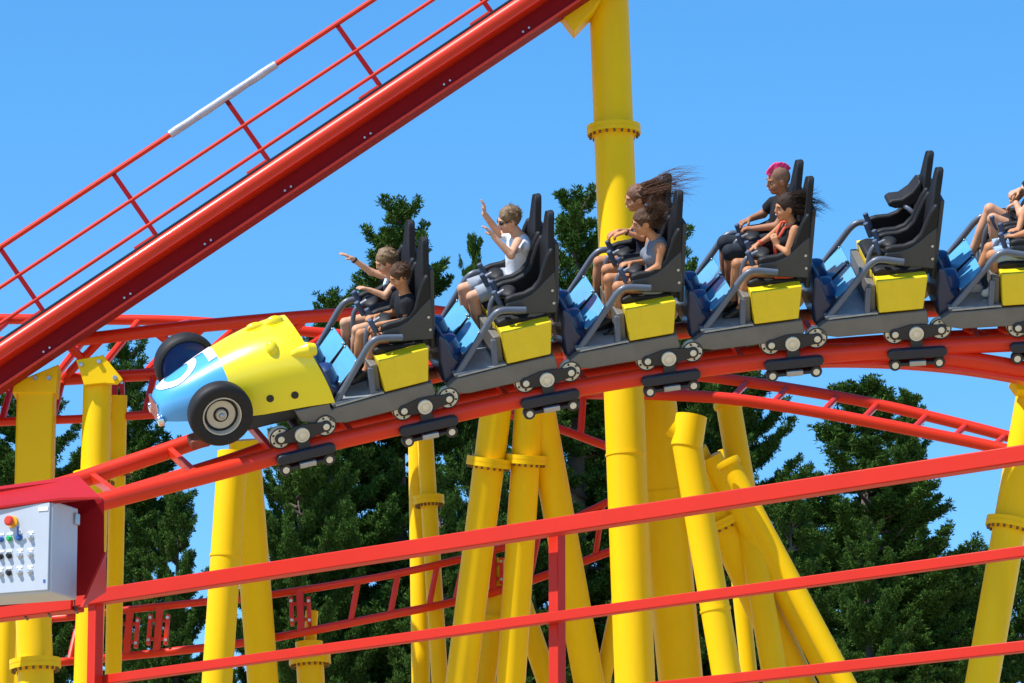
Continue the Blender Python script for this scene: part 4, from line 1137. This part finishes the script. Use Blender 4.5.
def seated(nc, sc=1.0, lean=0.0):
    """a default sitting pose in the car's frame"""
    b = .665 + .0 * sc
    J = dict(pelvis=(.03, nc, b), chest=(.0 - .02 + lean, nc, b + .36 * sc), neck=(-.01 + lean * 1.4, nc, b + .53 * sc), head=(.03 + lean * 1.7, nc, b + .68 * sc))
    for s_, q in (('N', 1), ('F', -1)):
        J['sh' + s_] = (-.02 + lean, nc + q * .165 * sc, b + .46 * sc)
        J['el' + s_] = (.08, nc + q * .20 * sc, b + .20 * sc); J['wr' + s_] = (.27, nc + q * .14, b + .20 * sc); J['ha' + s_] = (.36, nc + q * .12, b + .20 * sc)
        J['hip' + s_] = (.07, nc + q * .085 * sc, b - .01); J['kn' + s_] = (.07 + .40 * sc, nc + q * .10 * sc, b + .01)
        J['an' + s_] = (.52 * sc, nc + q * .09, .29); J['to' + s_] = (.66 * sc, nc + q * .09, .235)
    return {k: np.array(v, float) for k, v in J.items()}
def pose(i, nc, sc, px, lean=0, **kw):
    J = seated(nc, sc, lean)
    for k, v in px.items(): J[k] = L(i, v[0], v[1], nc + v[2])
    for k, v in kw.items(): J[k] = v
    return J

# front seat car: two boys
J = pose(1, NEAR, .86, dict(head=(400, 275.5, 0), neck=(404, 291, 0), chest=(407, 308, 0), pelvis=(410, 334, 0), shN=(406, 303, .13), elN=(406.5, 321, .17), wrN=(378, 324.5, .12), haN=(368, 327, .09),
     shF=(397, 297, -.13), elF=(394, 313, -.16), wrF=(376, 316.5, -.06), haF=(367, 317, -.03), hipN=(404, 336, .07), hipF=(399, 330, -.07), knN=(374, 339, .09), knF=(361, 334, -.09), anN=(367, 369, .08), toN=(352, 381, .08), anF=(356, 362, -.08), toF=(342, 373, -.08)))
person(1, 'boy in a black polo shirt on the near seat, holding his lap bar', J, SKIN['tan'], .86, (1, .12, -.30), clothes=[dict(kind='shirt', mat=CL['black'], sleeve=.62), dict(kind='shorts', mat=CL['black'], len=.55)],
       hair=dict(style='short', mat=HAIR['brown'], seed=3, vol=.009), shoe=M['black'])
r, ch, g = None, None, None
J = pose(1, FAR, .86, dict(head=(386, 261, 0), neck=(392, 276, 0), chest=(396, 293, 0), pelvis=(402, 319, 0), shN=(393, 286, .12), elN=(385, 296, .18), wrN=(370, 290, .14), haN=(361, 287, .14),
     shF=(387, 277, -.12), elF=(371, 272, -.16), wrF=(352, 258.5, -.18), haF=(336, 250, -.18), hipN=(394, 320, .07), hipF=(390, 315, -.07), knN=(357, 330, .09), knF=(345, 323, -.09), anN=(353, 362, .08), toN=(338, 374, .08), anF=(347, 352, -.08), toF=(332, 364, -.08)),
     palmF=(.1, 0, -1), palmN=(0, 0, -1))
r, ch, g = person(1, 'fair haired boy on the far seat stretching an arm forward', J, SKIN['fair'], .86, (1, .10, -.22), clothes=[dict(kind='shirt', mat=CL['navyc'], sleeve=.45), dict(kind='shorts', mat=CL['black'], len=.7)],
       hair=dict(style='short', mat=HAIR['blond'], seed=5, vol=.012, tufts=50), curl=(.5, .22), shoe=M['black'])
w_ = J['wrF'] + (J['elF'] - J['wrF']) * .12; a_ = unit(J['elF'] - J['wrF']); ch('wristband', MB().lathe(w_ - a_ * .01, a_, [(0, .024), (0, .029), (.02, .030), (.02, .024)], 18), M['dark'])
ch('collar', MB().tube([g['nk'] + g['fw'] * .05 + g['ln'] * .04 - g['spine'] * .03, g['nk'] + g['fw'] * .085 - g['spine'] * .06, g['nk'] + g['fw'] * .05 - g['ln'] * .04 - g['spine'] * .03], .016, 8), CL['cyan'])

# teenager alone in his car
J = pose(2, FAR, .98, dict(head=(509, 219.5, 0), neck=(516, 235, 0), chest=(519, 251, 0), pelvis=(517, 281, 0), shN=(518, 242, .16), elN=(511, 255, .34), wrN=(494, 237, .27), haN=(487, 228, .24),
     shF=(510, 235, -.16), elF=(499, 234, -.25), wrF=(484.5, 214, -.2), haF=(484, 203, -.2), hipN=(509, 284, .09), hipF=(504, 278, -.09), knN=(472, 297, .10), knF=(463, 289, -.10), anN=(481, 334, .09), toN=(463, 346, .09), anF=(467, 321, -.09), toF=(450, 333, -.09)),
     palmN=(1, 0, 0), palmF=(1, 0, .2))
r, ch, g = person(2, 'teenager in sunglasses and white printed T-shirt with both hands raised', J, SKIN['fair'], .98, (1, .10, -.10), clothes=[dict(kind='shirt', mat=CL['white'], sleeve=.5), dict(kind='shorts', mat=CL['bluegrey'], len=.86)],
       hair=dict(style='short', mat=HAIR['blond'], seed=8, vol=.008), curl=(.35, .45), smile=False, shoe=M['black'])
hd, fd, lat, up, hs = [g[k] for k in ('hd', 'fd', 'lat', 'up', 'hs')]
ls = MB()
for s_ in (1, -1): ls.ell(hd + fd * .093 * hs + lat * s_ * .036 * hs + up * .000, np.array([.012, .027, .0165]) * hs, 16, 8, np.array([unit(fd + lat * s_ * .35), unit(lat - fd * s_ * .35), up]))
for s_ in (1, -1): ls.tube([hd + fd * .085 * hs + lat * s_ * .058 * hs + up * .006, hd + fd * .03 * hs + lat * s_ * .079 * hs + up * .006, hd - fd * .01 * hs + lat * s_ * .082 * hs + up * .004], .0038, 6)
ch('sunglasses', ls, M['lens'])

# two women with hair in the wind
J = pose(3, NEAR, .95, dict(head=(643.5, 222, 0), neck=(650, 237, 0), chest=(657, 254, 0), pelvis=(655, 284, 0), shN=(661, 246, .14), elN=(658.5, 266, .19), wrN=(640, 276, .17), haN=(631, 279, .16),
     shF=(650, 240, -.14), elF=(645, 262, -.16), wrF=(631, 263, -.06), haF=(621, 264.5, -.03), hipN=(650, 287, .08), hipF=(645, 281, -.08), knN=(618, 287, .09), knF=(609, 279, -.06), anN=(620, 326, .08), toN=(606, 336, .08), anF=(611, 317, -.05), toF=(597, 327, -.05)))
r, ch, g = person(3, 'woman in a grey tank top on the near seat, dark curly hair blown back', J, SKIN['tan'], .95, (1, .12, -.12), True, [dict(kind='tank', mat=CL['grey']), dict(kind='shorts', mat=CL['bluegrey'], len=.28)],
       dict(style='long', mat=HAIR['brown'], mat2=HAIR['brown'], seed=12, vol=.012, tufts=50, n=900, flow=dict(dir=(-1, 0.1, .22), len=.21, spread=.42, lift=.35, sag=.0)), shoe=M['black'])
J = pose(3, FAR, .97, dict(head=(636.5, 198, 0), neck=(643, 213, 0), chest=(648, 231, 0), pelvis=(647, 262, 0), shN=(651, 224, .14), elN=(643, 238, .18), wrN=(625, 232, .16), haN=(616, 234.5, .15),
     shF=(641, 218, -.14), elF=(632, 232, -.18), wrF=(618, 231, -.1), haF=(609, 235, -.08), hipN=(642, 265, .08), hipF=(637, 260, -.08), knN=(607, 270, .09), knF=(599, 262, -.09), anN=(606, 305, .08), toN=(592, 315, .08), anF=(596, 297, -.08), toF=(583, 307, -.08)))
r, ch, g = person(3, 'woman on the far seat whose long brown hair streams over the seat top', J, SKIN['tan'], .97, (1, .12, -.05), True, [dict(kind='shirt', mat=CL['navyc'], sleeve=.2), dict(kind='shorts', mat=CL['black'], len=.5)],
       dict(style='long', mat=HAIR['sunlit_brown'], mat2=HAIR['sunlit_brown'], seed=15, vol=.010, tufts=40, n=620, flow=dict(dir=(-1, 0, -.06), len=.52, spread=.21, lift=.24, sag=.06)), shoe=M['black'])
w_ = J['wrN'] + (J['elN'] - J['wrN']) * .1; a_ = unit(J['elN'] - J['wrN']); ch('bracelet', MB().lathe(w_ - a_ * .008, a_, [(0, .022), (0, .028), (.016, .028), (.016, .022)], 18), M['black'])

# man with the pink mohawk, girl in coral
J = pose(4, FAR, 1.03, dict(head=(778.5, 180, 0), neck=(784, 197, 0), chest=(784, 216, 0), pelvis=(780, 247, 0), shN=(789, 207, .18), elN=(777, 226, .22), wrN=(755, 228.5, .16), haN=(744, 228, .14),
     shF=(773, 203, -.18), elF=(763, 214, -.24), wrF=(750, 219, -.15), haF=(740, 223.5, -.12), hipN=(772, 249, .09), hipF=(768, 244, -.09), knN=(730, 252, .11), knF=(725, 243, -.11), anN=(729, 287, .1), toN=(713, 297, .1), anF=(724, 278, -.1), toF=(708, 288, -.1)))
person(4, 'man with a pink mohawk and black T-shirt on the far seat', J, SKIN['brown'], 1.03, (1, .15, -.10), clothes=[dict(kind='shirt', mat=CL['black'], sleeve=.6), dict(kind='shorts', mat=CL['dkgrey'], len=1.18, name='knee_trousers')],
       hair=dict(style='mohawk', mat=HAIR['stubble'], crest=HAIR['pink'], seed=4), shoe=M['black'])
J = pose(4, NEAR, .95, dict(head=(786, 207, 0), neck=(790, 222, 0), chest=(792, 238, 0), pelvis=(789, 268, 0), shN=(795, 229, .14), elN=(787, 252, .20), wrN=(777, 246, .10), haN=(774, 237, .07),
     shF=(783, 225, -.14), elF=(770, 237, -.17), wrF=(757, 245, -.12), haF=(749, 250, -.10), hipN=(783, 271, .08), hipF=(778, 266, -.08), knN=(748, 272, .09), knF=(737, 264, -.07), anN=(741, 308, .08), toN=(726, 317, .08), anF=(733, 300, -.06), toF=(719, 309, -.06)), palmN=(0, -1, 0))
r, ch, g = person(4, 'laughing girl in coral shorts and black top with coral straps on the near seat', J, SKIN['tan'], .95, (1, .22, .02), True, [dict(kind='tank', mat=CL['black']), dict(kind='shorts', mat=CL['coral'], len=.30)],
       dict(style='long', mat=HAIR['dark'], mat2=HAIR['dark'], seed=21, vol=.012, tufts=36, n=800, flow=dict(dir=(-1, .15, -.02), len=.30, spread=.20, lift=.15, sag=.05)), shoe=M['black'])
st = MB(); 
for s_ in (1, -1):
    st.tube([g['nk'] + g['ln'] * s_ * .06 - g['spine'] * .005 - g['fw'] * .03, g['nk'] + g['ln'] * s_ * .075 + g['fw'] * .06 - g['spine'] * .03, g['che'] + g['ln'] * s_ * .06 + g['fw'] * .125 + g['spine'] * .04, g['che'] + g['ln'] * s_ * .035 + g['fw'] * .150 - g['spine'] * .06, g['pel'] + g['ln'] * s_ * .04 + g['fw'] * .12 + g['spine'] * .06], .013, 8)
ch('straps', st, CL['coral'])
w_ = J['wrF'] + (J['elF'] - J['wrF']) * .22; a_ = unit(J['elF'] - J['wrF']); ch('wristband', MB().lathe(w_ - a_ * .01, a_, [(0, .024), (0, .030), (.02, .030), (.02, .024)], 18), CL['coral'])

# last car: riders cut by the picture edge
J = pose(6, NEAR, 1.0, lean=-.12, px=dict(knN=(992, 256, .1), knF=(990, 248, -.1), anN=(1000, 284, .09), toN=(985, 293, .09), wrN=(1016, 236, .1), haN=(1006, 236, .05), wrF=(1019, 229, -.08), haF=(1009, 232, -.03)))
person(6, 'rider in light blue denim shorts at the right edge, hands on the bar', J, SKIN['tan'], 1.0, clothes=[dict(kind='shirt', mat=CL['grey'], sleeve=.5), dict(kind='shorts', mat=CL['denim'], len=.92)], hair=dict(style='short', mat=HAIR['dark'], seed=31), shoe=M['white'])
J = pose(6, FAR, 1.0, lean=-.12, px=dict(knN=(993, 219, .1), knF=(990, 209, -.1), anN=(996, 254, .1), toN=(982, 262, .1), wrN=(1016, 203, .1), haN=(1008, 207, .06), wrF=(1020, 190, -.14), haF=(1012, 193, -.12)))
r, ch, g = person(6, 'bare kneed rider on the far seat at the right edge', J, SKIN['fair'], 1.0, clothes=[dict(kind='shirt', mat=CL['black'], sleeve=.5), dict(kind='shorts', mat=CL['black'], len=.55)], hair=dict(style='short', mat=HAIR['brown'], seed=33), shoe=M['black'])
